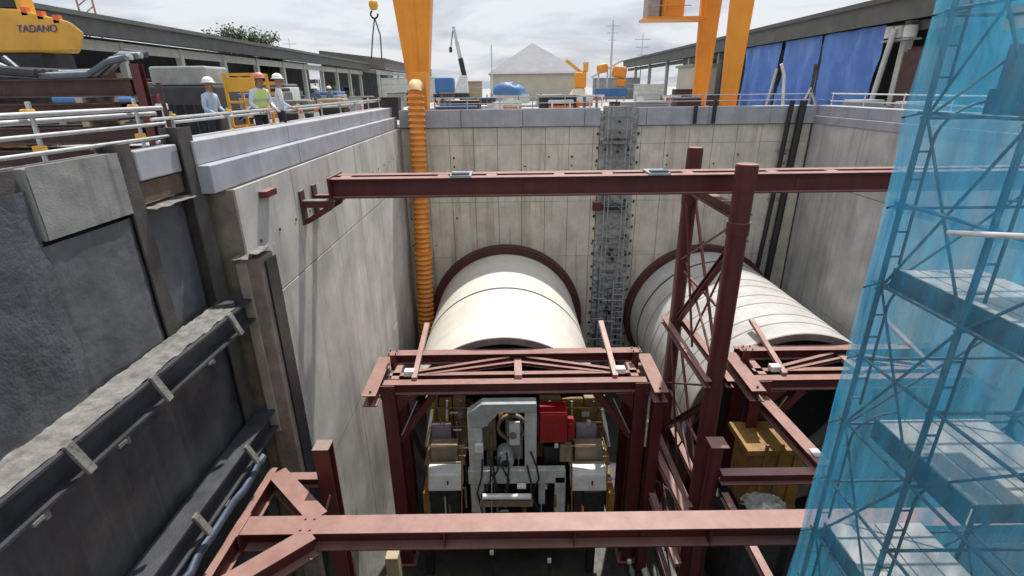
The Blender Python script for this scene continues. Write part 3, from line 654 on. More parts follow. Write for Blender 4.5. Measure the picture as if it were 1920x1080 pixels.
# bundle of plastic sheeting
sh = thing('sheet_bundle', 'crumpled pale plastic sheeting draped on dark crate by the yellow skip', 'sheeting', (6, 8.6, ZF))
c_ = P(1432, 945, Y=9.0)
MB().grid(lambda u, v: (c_.x - .45 + .9 * u, c_.y - .3 + .6 * v, c_.z + .16 - .5 * (abs(u - .5) ** 2 + abs(v - .5) ** 2) + .09 * nz3(u * 3, v * 3, 5, 2) + .04 * nz3(u, v, 8, 9)), 22, 18).build('sheet', M_GROUT, sh, smooth='all')
MB().lohi(c_.x - .42, c_.x + .42, c_.y - .27, c_.y + .27, ZF, c_.z - .22).build('crate', M_DRK, sh)

# ------------------------------------------------------------------ shaft floor clutter
for i, x in enumerate((-1.5, -.1, 2.0, 3.4)):
    r_ = thing('track_rail', 'dark steel track rail laid on the shaft floor', 'rail', (x, 6, ZF), 'track rails on the shaft floor')
    MB().extr((x, 1.2, ZF + .13), (x, 11.9, ZF + .13), [(-.06, -.09), (.06, -.09), (.06, -.07), (.012, -.06), (.012, .04), (.035, .05), (.035, .08), (-.035, .08), (-.035, .05), (-.012, .04), (-.012, -.06), (-.06, -.07)]).build('rail', M_DRK, r_)
for i in range(12):
    MB().lohi(-2.4, 4.2, 1.6 + i * .88, 1.8 + i * .88, ZF + .002, ZF + .042).build('sleeper', M_RUST, label='steel sleeper lying under the rails on the shaft floor', cat='sleeper', group='sleepers under the floor rails')
for (x0, y0, x1, y1, r_, m_, lb) in ((4.35, 3.0, 4.15, 15, .11, M_WHT, 'white pipe running along the shaft floor beside the lattice tower'), (3.9, 3, 3.75, 14.0, .07, M_GALV, 'thin grey pipe along the floor beside the white pipe'), (-3.9, 2, -4.1, 12.0, .09, M_GALV, 'grey pipe on the floor along the concrete side wall')):
    t = thing('floor_pipe', lb, 'pipe', ((x0 + x1) / 2, 8, ZF)); n = 6
    for k in range(n):
        a = Vector((x0, y0, ZF + r_ + .03)).lerp(Vector((x1, y1, ZF + r_ + .03)), k / n); c = Vector((x0, y0, ZF + r_ + .03)).lerp(Vector((x1, y1, ZF + r_ + .03)), (k + 1) / n)
        MB().tube([a, c], r_, 12).build('pipe_length', m_, t, smooth=True); MB().tube([c - Vector((0, .06, 0)), c + Vector((0, .02, 0))], r_ + .03, 12).build('flange', M_GRYP, t)
for (px, py, lb, m_) in ((612 + 735 - 612, 1062, 'pale timber post standing by the side wall below the strut', M_TIM),):
    q = P(px, py, Y=9.4)
    MB().lohi(q.x - .16, q.x + .16, 9.4, 9.66, ZF, q.z + .25).build('timber_post', m_, label=lb, cat='post', bevel=.02)
for i in range(3):
    q = P([922, 1030, 1180, 1225, 1110][i], [1035, 1050, 1052, 1055, 1060][i], Z=-11.6)
    t = thing('floor_lamp', 'small pale work lamp on a thin stand under the strut', 'lamp', (q.x, q.y, ZF), 'work lamps on stands on the shaft floor')
    MB().tube([(q.x, q.y, ZF), (q.x, q.y, -11.7)], .025, 6).build('stand', M_DRK, t)
    MB().box((q.x, q.y, -11.62), (.12, .08, .15)).build('lamp_head', M_WHT, t, bevel=.02)
    MB().box((q.x, q.y, ZF + .02), (.4, .4, .04)).build('base', M_DRK, t)
for i in range(26):
    x = random.uniform(-4, 9); y = random.uniform(7.5, 11.5); s_ = random.uniform(.2, .7)
    if abs(x - 5.1) < .9 or -3 < x < 4.4 and y > 11.0: continue
    MB().box((x, y, ZF + s_ * .25), (s_, s_ * random.uniform(.5, 1.4), s_ * .5), Matrix.Rotation(random.uniform(0, 3), 3, 'Z')).build('equipment_crate', random.choice([M_DRK, M_DRK, M_BRN, M_GRYP]), label='small dark equipment crate lying among the rails on the shaft floor', cat='crate', group='crates on the shaft floor', bevel=.02)
# access ladder at keyway foot
ld = thing('access_ladder', 'grey steel access ladder at the foot of the broken keyway', 'ladder', (5.2, 23.2, ZF))
for x in (4.95, 5.45): MB().tube([(x, 22.9, ZF), (x, 23.3, -7.2)], .035, 8).build('stile', M_GRYP, ld)
for i in range(20): MB().tube([(4.95, 22.9 + .4 * i / 20, ZF + .2 + i * .3), (5.45, 22.9 + .4 * i / 20, ZF + .2 + i * .3)], .022, 6).build('rung', M_GRYP, ld)
for i, (x, y) in enumerate(((4.15, 23.1), (4.6, 22.8))):
    t = thing('scaffold_standard', 'dark scaffold standard with cross bars between the two shields', 'scaffold', (x, y, ZF), 'scaffold standards between the shields')
    MB().tube([(x, y, ZF), (x, y, -6.4 - i)], .03, 8).build('pole', M_SCAF, t)
    for k in range(5): MB().tube([(x - .25, y - .05, ZF + .8 + k * 1.1), (x + .4, y - .05, ZF + .8 + k * 1.1)], .022, 6).build('cross_bar', M_GRYP, t)
# black pipes in the far right corner
for i, (dx, r_) in enumerate(((12.15, .10), (12.62, .15))):
    t = thing('riser_pipe', ['thin black riser pipe on the end wall', 'thick black riser pipe in the far corner of the shaft'][i], 'pipe', (dx, 23.5, ZF))
    MB().tube([(dx - .18, YF - r_ - .03, -9.5 if i else -7.0), (dx, YF - r_ - .03, -3), (dx + .02, YF - r_ - .16, .2), (dx + .05, YF - r_ - .16, .95)], r_, 10).build('pipe_run', M_BLK, t, smooth=True)
    for z in (-1.2, -3.4, -5.6): MB().lohi(dx - r_ - .1, dx + r_ + .06, YF - .06, YF - .004, z, z + .08).build('pipe_clip', M_GALV, t)
# orange ventilation duct
dt = thing('ventilation_duct', 'orange corrugated ventilation duct hanging down the far corner of the shaft', 'duct', (-4.2, 23, ZF))
def duct(name, pts, r):
    pts = [Vector(p) for p in pts]; pp, rr = [], []
    for i in range(len(pts) - 1):
        n = max(2, int((pts[i + 1] - pts[i]).length / .115))
        for k in range(n): pp.append(pts[i].lerp(pts[i + 1], k / n)); rr.append(r + (.045 if len(pp) % 2 else -.045))
    pp.append(pts[-1]); rr.append(r)
    return MB().tube(pp, rr, 24).build(name, M_DUCT, dt)
duct('upper_hose', [(-3.98, 23.15, 1.55), (-4.02, 23.15, -.5), (-4.2, 23.2, -5.7)], .33)
duct('lower_hose', [(-4.12, 22.85, -5.5), (-4.22, 22.8, -9.0), (-4.3, 22.75, ZF + .02)], .36)
MB().lathe((-4.15, 23.05, -5.62), (0, 0, 1), [(-.12, .36), (-.12, .43), (.12, .43), (.12, .36)], 24, True).build('joint_collar', M_ORG, dt, smooth=True)
MB().tube([(-3.98, 23.15, 1.5), (-3.98, 23.2, 1.62), (-4.02, 23.32, 1.70), (-4.05, 23.6, 1.74), (-4.05, 24.6, 1.74)], .27, 20).build('top_elbow', mat('elbow_pale', (.70, .48, .28), None, .6), dt, smooth=True)
for i in range(2):
    t = (-4.25, 24.5 , 0)
MB().lohi(-4.4, -3.7, 24.46, 25.3, 0.002, 2.3).build('fan_box', M_ORG, dt, bevel=.02)

# ------------------------------------------------------------------ scaffold stair tower
TXL, TXR, TY0, TY1, TZ1 = 4.42, 6.7, 2.6, 5.72, 3.4
stt = thing('scaffold_tower', 'steel scaffold stair tower wrapped in blue netting with grey landings', 'scaffold', (5.5, 4.2, ZF))
YP = (2.7, 4.55, TY1)
for x in (TXL, TXR):
    for y in YP: MB().tube([(x, y, ZF), (x, y, TZ1)], .031, 8).build('standard', M_SCAF, stt, smooth=True)
z = -12.4; lvl = []
while z < TZ1: lvl.append(z); z += .975
for k, z in enumerate(lvl):
    for y in YP: MB().tube([(TXL - .04, y, z), (TXR + .04, y, z)], .02, 7).build('transom', M_SCAF, stt)
    for x in (TXL, TXR): MB().tube([(x, TY0, z + .05), (x, TY1 + .1, z + .05)], .02, 7).build('ledger', M_SCAF, stt)
    if k % 2 == 0 and k + 2 < len(lvl):
        for x in (TXL + .03, TXR - .03):
            MB().tube([(x, YP[1], z), (x, YP[2], z + 1.95)], .016, 6).build('cross_brace', M_SCAF, stt)
            MB().tube([(x - .02, YP[2], z), (x - .02, YP[1], z + 1.95)], .016, 6).build('cross_brace', M_SCAF, stt)
            MB().tube([(x, YP[0], z + 1.95), (x, YP[1], z)], .016, 6).build('cross_brace', M_SCAF, stt)
        MB().tube([(TXL, TY1 - .03, z), (TXR, TY1 - .03, z + 1.95)], .016, 6).build('cross_brace', M_SCAF, stt)
# walk-through frames: an inner post with rungs and a curved shoulder
for y, x0 in ((4.55, TXL), (5.72, TXL), (4.55, TXR)):
    s_ = 1 if x0 == TXL else -1
    for k in range(-6, 2):
        zb_ = -.45 + k * 1.95
        if zb_ + 1.8 < -9: continue
        xi = x0 + s_ * .16
        MB().tube([(xi, y, zb_ + .05), (xi, y, zb_ + 1.45)], .017, 7).build('frame_inner_post', M_SCAF, stt)
        for j in range(5): MB().tube([(x0, y, zb_ + .15 + j * .3), (xi, y, zb_ + .15 + j * .3)], .013, 6).build('frame_rung', M_SCAF, stt)
        arc = [(xi + s_ * (.55 - .55 * math.cos(t * math.pi / 16)), y, zb_ + 1.45 + .42 * math.sin(t * math.pi / 16)) for t in range(9)]
        MB().tube(arc, .017, 7).build('frame_shoulder', M_SCAF, stt)
def landing(z, y0, y1, x0, x1):
    n = 4; w_ = (x1 - x0) / n
    for i in range(n):
        MB().lohi(x0 + i * w_ + .008, x0 + (i + 1) * w_ - .008, y0, y1, z - .045, z).build('landing_plank', M_DECKP, stt, bevel=.006)
    for j in range(3):
        yy = y0 + (y1 - y0) * (j + .5) / 3; MB().lohi(x0, x1, yy - .02, yy + .02, z - .1, z - .05).build('landing_bearer', M_SCAF, stt)
    MB().lohi(x0 - .035, x0 - .012, y0, y1, z - .26, z + .03).build('toe_board', M_SCAF, stt)
    MB().lohi(x0, x1, y0 - .03, y0 - .008, z - .2, z + .03).build('toe_board', M_SCAF, stt)
def flight(zlo, zhi, ylo, yhi, x0, x1):
    for x in (x0, x1): MB().bar((x, ylo, zlo - .05), (x, yhi, zhi - .05), .04, .2).build('stair_stringer', M_SCAF, stt)
    n = 9
    for i in range(1, n):
        t = i / n; MB().box(((x0 + x1) / 2, ylo + (yhi - ylo) * t, zlo + (zhi - zlo) * t), (x1 - x0 - .05, .22, .03)).build('stair_tread', M_DECKP, stt)
    for x in (x0, x1): MB().tube([(x, ylo, zlo + .95), (x, yhi, zhi + .95)], .018, 6).build('stair_handrail', M_GALV, stt)
LZ = [1.5, -.45, -2.4, -4.35, -6.3, -8.25]
for i, z in enumerate(LZ):
    if i == 0: landing(z, 4.6, 5.66, 5.0, 6.6)
    elif i == 1: landing(z, 3.4, 5.66, TXL + .1, 5.5)
    elif i == 2: landing(z, 4.0, 5.45, TXL + .22, 6.0)
    else: landing(z, 3.6, 5.66, TXL + .1, 5.9 if i < 5 else 5.5)
for i in range(len(LZ) - 1):
    flight(LZ[i + 1], LZ[i], 2.9, 4.4, 5.95, 6.6) if i % 2 else flight(LZ[i + 1], LZ[i], 4.3, 2.9, 5.95, 6.6)
MB().lohi(5.02, 6.6, 5.62, 5.64, 1.52, 1.95).build('guard_panel', M_SCAF, stt)
# netting
def netsheet(name, fn, nu, nv, m, lab):
    return MB().grid(fn, nu, nv).build(name, m, smooth='all', label=lab, cat='netting', group='blue nets round the scaffold tower')
def nf(u, v):
    y = 2.3 + (TY1 + .12 - 2.3) * u; z = -11.5 + (TZ1 + 11.4) * v
    sag = abs(math.sin((z + .3) * math.pi / 1.95)); y += .10 * max(0, u - .8) * 5 * (nz3(1, z, 5, .8) - .5 * sag)
    return (TXL - .10 - .05 * sag * (.5 + .5 * math.sin(y * 7 + nz3(y, z, 3, .6) * 4)) + .05 * nz3(y * 2.2, z * .5, 1, 1.3) - .05 * (1 - v) * u, y, z)
def nb(u, v):
    x = TXL - .1 + (TXR + .3 - TXL) * u; z = -11.5 + (TZ1 + 11.4) * v
    return (x, TY1 + .13 + .03 * nz3(x, z, 4, 1.2), z)
shaft_net = netsheet('scaffold_net', nf, 60, 220, M_NET, 'blue mesh net on the open shaft side of the scaffold tower')
netsheet('scaffold_net', nb, 20, 100, M_NETF, 'blue mesh net on the far side of the scaffold tower')
netsheet('scaffold_net', lambda u, v: (TXR + .16 + .03 * nz3(u * 3, v * 14, 6), 2.3 + (TY1 + .1 - 2.3) * u, -11.5 + (TZ1 + 11.4) * v), 20, 100, M_NETF, 'blue mesh net on the inner side of the tower facing the side wall')
q = P(1780, 436, X=4.22)
MB().tube([q, P(1935, 444, X=4.02)], .026, 10).build('handrail_pipe', M_WHT, smooth=True, label='bare white steel pipe poking out through the blue net', cat='pipe')
sg = thing('arrow_sign', 'small white sign with dark arrow tied to the top of the scaffold', 'sign', (4.9, 5.0, 1.9))
a = P(1888, 12, X=4.5); c = P(1935, 50, X=4.5)
MB().lohi(4.50, 4.515, c.y, a.y, c.z, a.z).build('board', M_WHT, sg)
ym, zm = (a.y + c.y) / 2, (a.z + c.z) / 2 + .02
MB().poly([(4.496, a.y - .02, zm), (4.496, a.y - .06, zm + .035), (4.496, a.y - .06, zm + .012), (4.496, c.y + .03, zm + .012), (4.496, c.y + .03, zm - .012), (4.496, a.y - .06, zm - .012), (4.496, a.y - .06, zm - .035)], (-.003, 0, 0)).build('arrow', M_BLK, sg)

# ------------------------------------------------------------------ left deck
gl = thing('guard_rail', 'galvanised tube guard rail with yellow clamps above the dark retaining wall', 'railing', (-5.4, 6, .85))
for y in (2.6, 4.4, 6.12, 7.85):
    po_ = MB().tube([(-5.46, y + .05, .5), (-5.40, y, 1.52)], .026, 10).build('post', M_GALV, gl, smooth=True)
    for z in (1.40, 1.0):
        MB().box((-5.43, y, z), (.11, .10, .09)).build('clamp', M_YEL, po_, bevel=.015)
for z, xo in ((1.40, -5.38), (1.32, -5.50), (1.17, -5.38), (.98, -5.38)):
    MB().tube([(xo, 1.5, z), (xo, 8.4, z - .02)], .032 if z > 1.3 else .026, 10).build('rail_tube', M_GALV, gl, smooth=True)
gf = thing('guard_rail', 'long galvanised guard rail running beside the stepped parapet', 'railing', (-5.75, 16, 0))
for i in range(9):
    y = 9.2 + i * 1.85; po_ = MB().tube([(-5.75, y, 0), (-5.75, y, 1.3)], .024, 8).build('post', M_GALV, gf)
    for z in (1.22, .85): MB().box((-5.74, y, z), (.1, .09, .08)).build('clamp', M_YEL, po_, bevel=.015)
for z in (1.2, 1.12, .85): MB().tube([(-5.71 if z != 1.12 else -5.8, 8.6, z), (-5.71 if z != 1.12 else -5.8, 24.2, z)], .026, 8).build('rail_tube', M_GALV, gf)
for (xa, xb, lab) in ((-3.4, 4.0, 'thin grey guard rail along the far parapet near the truck crane'), (5.7, 13.6, 'thin grey guard rail along the far parapet near the gantry legs')):
    ff = thing('guard_rail', lab, 'railing', ((xa + xb) / 2, 24.7, 0)); n = 5
    for i in range(n + 1): MB().tube([(xa + (xb - xa) * i / n, 24.7, 0), (xa + (xb - xa) * i / n, 24.7, 1.25)], .024, 6).build('post', M_GALV, ff)
    for z in (1.2, .95): MB().tube([(xa, 24.7, z), (xb, 24.7, z)], .022, 6).build('rail_tube', M_GALV, ff)
fr_ = thing('guard_rail', 'white guard rail along the right parapet below the blue tarpaulins', 'railing', (14.3, 16, 0))
for i in range(9): MB().tube([(14.3, 6.5 + i * 2.2, 0), (14.3, 6.5 + i * 2.2, 1.25)], .026, 6).build('post', M_WHT, fr_)
for z in (1.2, .9): MB().tube([(14.3, 6.5, z), (14.3, 24.2, z)], .03, 6).build('rail_tube', M_WHT, fr_)
for i in range(4):
    y = 18.5 + i * 1.6
    t = thing('pallet_load', 'low dark pallet load on the deck behind the right guard rail', 'pallet', (15.2, y, 0), 'pallet loads behind the right rail')
    MB().lohi(14.6, 15.8, y - .6, y + .6, 0, .14).build('pallet', M_TIM, t); MB().lohi(14.65, 15.75, y - .55, y + .55, .142, .75 + .2 * (i % 2)).build('load', [M_DRK, M_GRYP][i % 2], t, bevel=.04)
# stack of steel beams
for k in range(5):
    for j in range(2):
        zc = .15 + k * .385; y = 9.4 + j * .42
        MB().hb((-14.5 + random.uniform(-.2, .2), y, zc), (-6.45 + random.uniform(-.25, .05), y + random.uniform(-.02, .02), zc), .29, .3, .025, .018).build('steel_beam', M_RUST, label='rusty brown steel beam lying in the big stack on the deck', cat='beam', group='rusty beams stacked on the deck')
for k in range(4):
    for x in (-13, -10.2, -7.3): MB().lohi(x, x + .12, 9.2, 10.05, .30 + k * .385, .385 + k * .385).build('dunnage', M_TIM, label='timber dunnage block between the layers of rusty beams', cat='timber', group='dunnage in the beam stack')
for (x, y) in ((-6.2, 9.3),):
    t = MB().hb((x, y, 0), (x, y, 2.05), .14, .14, .015, .015, up=(0, 1, 0)).build('stack_stanchion', M_RED, label='short dark red stanchion at the end of the beam stack', cat='post')
for k in range(5):
    z0 = 1.87 + .02 * k; y = 9.25 + k * .14
    MB().tube([(-9.6 + k * .2, y, z0 + .25), (-8.6, y, z0 + .05), (-7.7, y, z0), (-7.0, y, z0 + .02), (-6.65, y, z0 + .2 + .03 * k), (-6.3, y, z0 + .27)], .05, 8).build('bent_pipe', M_GALV if k % 2 else M_SCAF, smooth=True, label='bent grey pipe lying on top of the rusty beam stack', cat='pipe', group='bent pipes on the beam stack')
for k in range(4):
    MB().tube([(-10.3, 9.15 + k * .15, 2.35 - .05 * k), (-9.3, 9.15 + k * .15, 2.2 - .06 * k), (-8.5, 9.2 + k * .15, 1.98), (-7.8, 9.2 + k * .15, 1.92)], .07, 8).build('black_hose', M_BLK, smooth=True, label='thick black hose drooping from the yellow crane onto the beams', cat='hose', group='hoses under the yellow crane')
# yellow crane
cr_ = thing('mobile_crane', 'yellow mobile crane counterweight with blue lettering beside the stacked beams', 'crane', (-11.5, 12, 0))
pp = [P(-120, 10, Y=11), P(30, 16, Y=11), P(130, 40, Y=11), P(158, 62, Y=11), P(152, 97, Y=11), P(-120, 100, Y=11)]
MB().poly(pp, (-.42, .5, 0)).build('counterweight', M_YEL, cr_, bevel=.04)
ca, cb = P(-60, -60, Y=11.2), P(50, 14, Y=11.2)
MB().lohi(ca.x - .6, cb.x - .1, 11.1, 11.5, cb.z - .05, ca.z).build('engine_cover', M_DRK, cr_, bevel=.05)
MB().lohi(cb.x - .1, cb.x + .0, 11.08, 11.4, cb.z - .1, ca.z).build('cover_frame', M_YEL, cr_, bevel=.02)
MB().lohi(-13.2, -10.0, 11.1, 12.0, .95, 2.36).build('carrier_body', M_DRK, cr_, bevel=.04)
for x in (-12.7, -11.5, -10.3):
    wh = MB().lathe((x, 11.0, .55), (0, 1, 0), [(0, .05), (0, .42), (.05, .55), (.3, .55), (.35, .42), (.35, .05)], 24).build('wheel', M_BLK, cr_, smooth=True)
    MB().lathe((x, 10.99, .55), (0, 1, 0), [(0, .02), (-.01, .28), (.04, .3)], 20).build('rim', M_YEL, wh, smooth=True)
MB().lohi(-10.6, -9.2, 11.1, 11.9, 2.0, 2.36).build('slew_deck', M_DRK, cr_)
for k in range(3): MB().lohi(-9.25 + .28 * k, -9.14 + .28 * k, 11.0, 11.1, 3.0 - .07 * k, 3.14 - .07 * k).build('marker_lamp', M_CONE, cr_)
fc = bpy.data.curves.new('lettering', 'FONT'); fc.body = 'TADANO'; fc.size = .18; fc.extrude = .004; fc.align_x = 'CENTER'; fc.shear = .2
fo = bpy.data.objects.new('tmp', fc); COL.objects.link(fo); fm = bpy.data.meshes.new_from_object(fo.evaluated_get(bpy.context.evaluated_depsgraph_get())); bpy.data.objects.remove(fo)
fm.materials.clear(); fm.materials.append(M_TXT); fo = bpy.data.objects.new('lettering', fm); COL.objects.link(fo); tp = P(70, 60, Y=10.985)
fo.parent = cr_; fo.location = tp - WL[cr_]; fo.rotation_euler = (R(90), 0, 0); WL[fo] = tp
# yellow cage
cg = thing('yellow_cage', 'yellow tube frame cage standing on the deck next to the workers', 'cage', (-6.7, 14, 0))
x0, x1, y0, y1, zt = -7.05, -6.35, 13.7, 14.5, 2.0
for x in (x0, x1):
    for y in (y0, y1): MB().bar((x, y, 0), (x, y, zt), .06, .06).build('corner_post', M_YEL, cg)
for z in (.06, .75, 1.35, 1.62, zt):
    for y in (y0, y1): MB().bar((x0, y, z), (x1, y, z), .05, .05).build('cross_rail', M_YEL, cg)
    for x in (x0, x1): MB().bar((x, y0, z), (x, y1, z), .05, .05).build('side_rail', M_YEL, cg)
MB().lohi(x0 + .03, x1 - .03, y0 - .012, y0 + .01, 1.64, 1.93).build('top_panel', M_YEL, cg)
MB().lohi(x0 + .03, x1 - .03, y0 - .012, y0 + .01, .12, .70).build('lower_panel', M_YELD, cg)
MB().lohi(x1 + .02, x1 + .55, 14.1, 14.14, 1.75, 1.83).build('side_arm', M_YEL, cg); MB().lohi(x1 + .02, x1 + .55, 14.1, 14.14, 1.5, 1.58).build('side_arm', M_YEL, cg)
MB().bar((-6.75, 13.5, .95), (-6.2, 13.55, 1.35), .12, .06).build('steel_plank', M_DRK, label='dark plank leaning across the front of the yellow cage', cat='plank')

# workers --------------------------------------------------------
def worker(name, label, loc, rz, shirt, trs, helm, vest=None, bend=.12, group=None):
    r_ = thing(name, label, 'person', (0, 0, 0), group)
    J = {}; E_ = []; RD = {}
    def j(n, p, r, par=None):
        J[n] = Vector(p); RD[n] = r
        if par: E_.append((par, n))
    fy = bend
    j('pel', (0, 0, .95), (.155, .115)); j('sp', (0, .02 * fy, 1.12), (.145, .105), 'pel'); j('ch', (0, .4 * fy, 1.34), (.165, .115), 'sp')
    j('nk', (0, .6 * fy, 1.49), (.06, .06), 'ch'); j('hd0', (0, .75 * fy + .01, 1.58), (.072, .082), 'nk'); j('hd1', (0, .8 * fy + .01, 1.68), (.078, .095), 'hd0'); j('hd2', (0, .82 * fy, 1.74), (.05, .06), 'hd1')
    for s, t in ((-1, 'l'), (1, 'r')):
        j(t + 'sh', (s * .185, .4 * fy, 1.41), (.068, .068), 'ch'); j(t + 'el', (s * .25, .3 * fy + .02, 1.14), (.048, .048), t + 'sh')
        j(t + 'wr', (s * .20, .5 * fy + .22, 1.02), (.033, .033), t + 'el'); j(t + 'pm', (s * .185, .5 * fy + .30, .99), (.036, .022), t + 'wr')
        for k in range(4):
            b0 = J[t + 'pm'] + Vector((s * (.03 - .02 * k), .03, 0)); ln = (.05, .06, .055, .042)[k]
            j('%sf%d' % (t, k), b0 + Vector((0, ln * .6, -.012)), (.010, .010), t + 'pm'); j('%sg%d' % (t, k), b0 + Vector((0, ln, -.04)), (.009, .009), '%sf%d' % (t, k))
        j(t + 't0', J[t + 'wr'] + Vector((-s * .035, .05, .0)), (.011, .011), t + 'wr'); j(t + 't1', J[t + 'wr'] + Vector((-s * .045, .09, -.02)), (.010, .010), t + 't0')
        j(t + 'hp', (s * .095, 0, .88), (.10, .10), 'pel'); j(t + 'kn', (s * .105, .03, .50), (.068, .068), t + 'hp'); j(t + 'an', (s * .11, 0, .09), (.045, .05), t + 'kn'); j(t + 'to', (s * .125, .17, .045), (.045, .04), t + 'an')
    names = list(J); bm = bmesh.new(); lay = bm.verts.layers.skin.verify(); vv = {}
    for n in names:
        v = bm.verts.new(J[n]); vv[n] = v; v[lay].radius = RD[n]; v[lay].use_root = (n == 'pel')
    for a, c in E_: bm.edges.new((vv[a], vv[c]))
    me = bpy.data.meshes.new('tmp'); bm.to_mesh(me); bm.free(); ob = bpy.data.objects.new('tmp', me); COL.objects.link(ob)
    ob.modifiers.new('s', 'SKIN'); ss = ob.modifiers.new('u', 'SUBSURF'); ss.levels = 2
    dg = bpy.context.evaluated_depsgraph_get(); m2_ = bpy.data.meshes.new_from_object(ob.evaluated_get(dg)); bpy.data.objects.remove(ob)
    m2_.materials.clear()
    for m_ in (shirt, trs, M_SKIN, M_BLK): m2_.materials.append(m_)
    for p in m2_.polygons:
        c = p.center; i = 0
        if c.z < .11: i = 3
        elif c.z < .97 and not (abs(c.x) > .13 and c.y > .12): i = 1
        elif c.z > 1.49: i = 2
        elif c.y > .5 * fy + .2 and abs(c.x) > .1 and c.z < 1.08: i = 2
        p.material_index = i; p.use_smooth = True
    body = bpy.data.objects.new('body', m2_); COL.objects.link(body); body.parent = r_; WL[body] = Vector()
    hy = .8 * fy
    MB().lathe((0, hy, 1.705), (0, 0, 1), [(0, .155), (.012, .15), (.015, .128), (.06, .12), (.10, .09), (.125, .045), (.13, .003)], 20).build('helmet', helm, r_, smooth=True)
    MB().box((0, hy + .10, 1.63), (.03, .03, .045)).build('nose', M_SKIN, r_, bevel=.01)
    for s in (-1, 1): MB().box((s * .035, hy + .098, 1.655), (.022, .012, .01)).build('eye', M_BLK, r_)
    MB().box((0, hy + .095, 1.585), (.05, .012, .01)).build('mouth', mat('lip', (.25, .1, .08), None, .6), r_)
    for s in (-1, 1): MB().box((s * .086, hy, 1.63), (.02, .04, .06)).build('ear', M_SKIN, r_, bevel=.008)
    if vest:
        def vfn(u, v):
            a = 2 * math.pi * u; z = .90 + .56 * v; k = 1 - .18 * max(0, v - .7) / .3
            return (math.cos(a) * (.195 + .015 * math.sin(v * 5)) * k, math.sin(a) * (.145 + .01 * math.sin(v * 4)) * k + .4 * fy * max(0, (z - 1.1) / .25), z)
        vb = MB().grid(vfn, 24, 8).build('vest', vest, r_, smooth='all')
        for z in (1.02, 1.2): MB().grid(lambda u, v: Vector(vfn(u, (z - .9) / .56 + v * .09)) * 1 + Vector((math.cos(2 * math.pi * u), math.sin(2 * math.pi * u), 0)) * .006, 24, 1).build('reflective_band', M_GALV, vb)
    r_.location = loc; r_.rotation_euler = (0, 0, rz)
    return r_
pf = MB().lohi(-6.35, -5.62, 12.5, 14.3, 0, .18).build('timber_platform', M_TIM, label='low timber platform under the two workers on the deck', cat='platform')
w1 = P(512, 138, Y=14.2)
worker('person', 'worker in lime vest and reddish helmet leaning over the parapet beside yellow cage', (-5.97, 13.0, .18), R(235), M_SHIRT, M_TRS, M_HELR, M_VEST, .22)
worker('person', 'worker in pale shirt and white helmet behind the lime vest worker', (-5.80, 13.75, .18), R(-60), M_SHIRT, M_TRS, M_HELM, None, .05)
worker('person', 'worker in pale blue shirt walking past the dark machine on the deck', (-7.1, 12.9, 0.1), R(-100), mat('shirt_blue', (.45, .55, .68), None, .8), M_TRS, M_HELM, None, .1)
worker('person', 'distant worker in white helmet standing by the shed, one of a pair', (-10.6, 30, 0), R(30), mat('shirt_navy', (.08, .12, .2), None, .8), M_TRS, M_HELM, None, .05, 'distant pair of workers')
worker('person', 'distant worker in white helmet standing by the shed, one of a pair', (-10.0, 30.6, 0), R(150), mat('shirt_teal', (.12, .2, .22), None, .8), M_TRS, M_HELM, None, .05, 'distant pair of workers')
# dark generator
gn = thing('generator_set', 'dark box generator on skids behind the worker in pale blue shirt', 'generator', (-8.2, 14, 0))
MB().lohi(-9.0, -7.35, 13.7, 14.9, .2, 1.75).build('housing', mat('generator_grey', (.06, .065, .075), None, .5), gn, bevel=.05)
MB().lohi(-8.9, -7.5, 13.75, 14.85, 1.755, 2.2).build('canopy', M_GRYP, gn, bevel=.05)
for y in (13.85, 14.65): MB().lohi(-9.1, -7.25, y - .08, y + .08, 0, .198).build('skid', M_DRK, gn)
for i in range(6): MB().lohi(-8.9 + i * .25, -8.72 + i * .25, 13.68, 13.7, .5, 1.3).build('louvre', M_DRK, gn)
# warning light
wlp = thing('warning_light', 'red warning light on thin pole at the corner of the pile wall', 'lamp', (-5.9, 8.9, 0))
q = P(300, 186, X=-5.95)
MB().tube([(q.x, q.y, 0), (q.x, q.y, q.z - .06)], .02, 8).build('pole', M_WHT, wlp)
MB().lathe((q.x, q.y, q.z - .06), (0, 0, 1), [(0, .005), (0, .06), (.1, .055), (.14, .03), (.15, .004)], 14).build('lens', M_REDB, wlp, smooth=True)
MB().box((q.x, q.y, q.z - .12), (.14, .14, .1)).build('battery_box', M_WHT, wlp, bevel=.015)
rp_ = MB().tube([(-5.7, 9.05, 0), (-5.78, 9.1, 1.75)], .035, 8).build('rusty_pole', M_RUST, label='dark rusty pole leaning beside the top of the corner pile', cat='pole')
def cone(label, x, y):
    c = thing('traffic_cone', label, 'cone', (0, 0, 0))
    MB().lathe((0, 0, 0), (0, 0, 1), [(.03, .15), (.35, .09), (.7, .035), (.72, .03), (.72, .002)], 18).build('cone_body', M_CONE, c, smooth=True)
    MB().lathe((0, 0, 0), (0, 0, 1), [(.34, .097), (.5, .073)], 18).build('white_band', M_WHT, c, smooth=True)
    MB().box((0, 0, .015), (.36, .36, .03)).build('base', M_BLK, c); c.location = (x, y, .45); return c
MB().lohi(-6.6, -5.95, 16.2, 18.3, 0, .45).build('timber_platform', M_TIM, label='timber platform carrying the two orange traffic cones', cat='platform')
cone('orange traffic cone on the timber platform, closer to the lime vest worker', -6.35, 16.5); cone('orange traffic cone on the timber platform, farther from the lime vest worker', -6.25, 17.5)
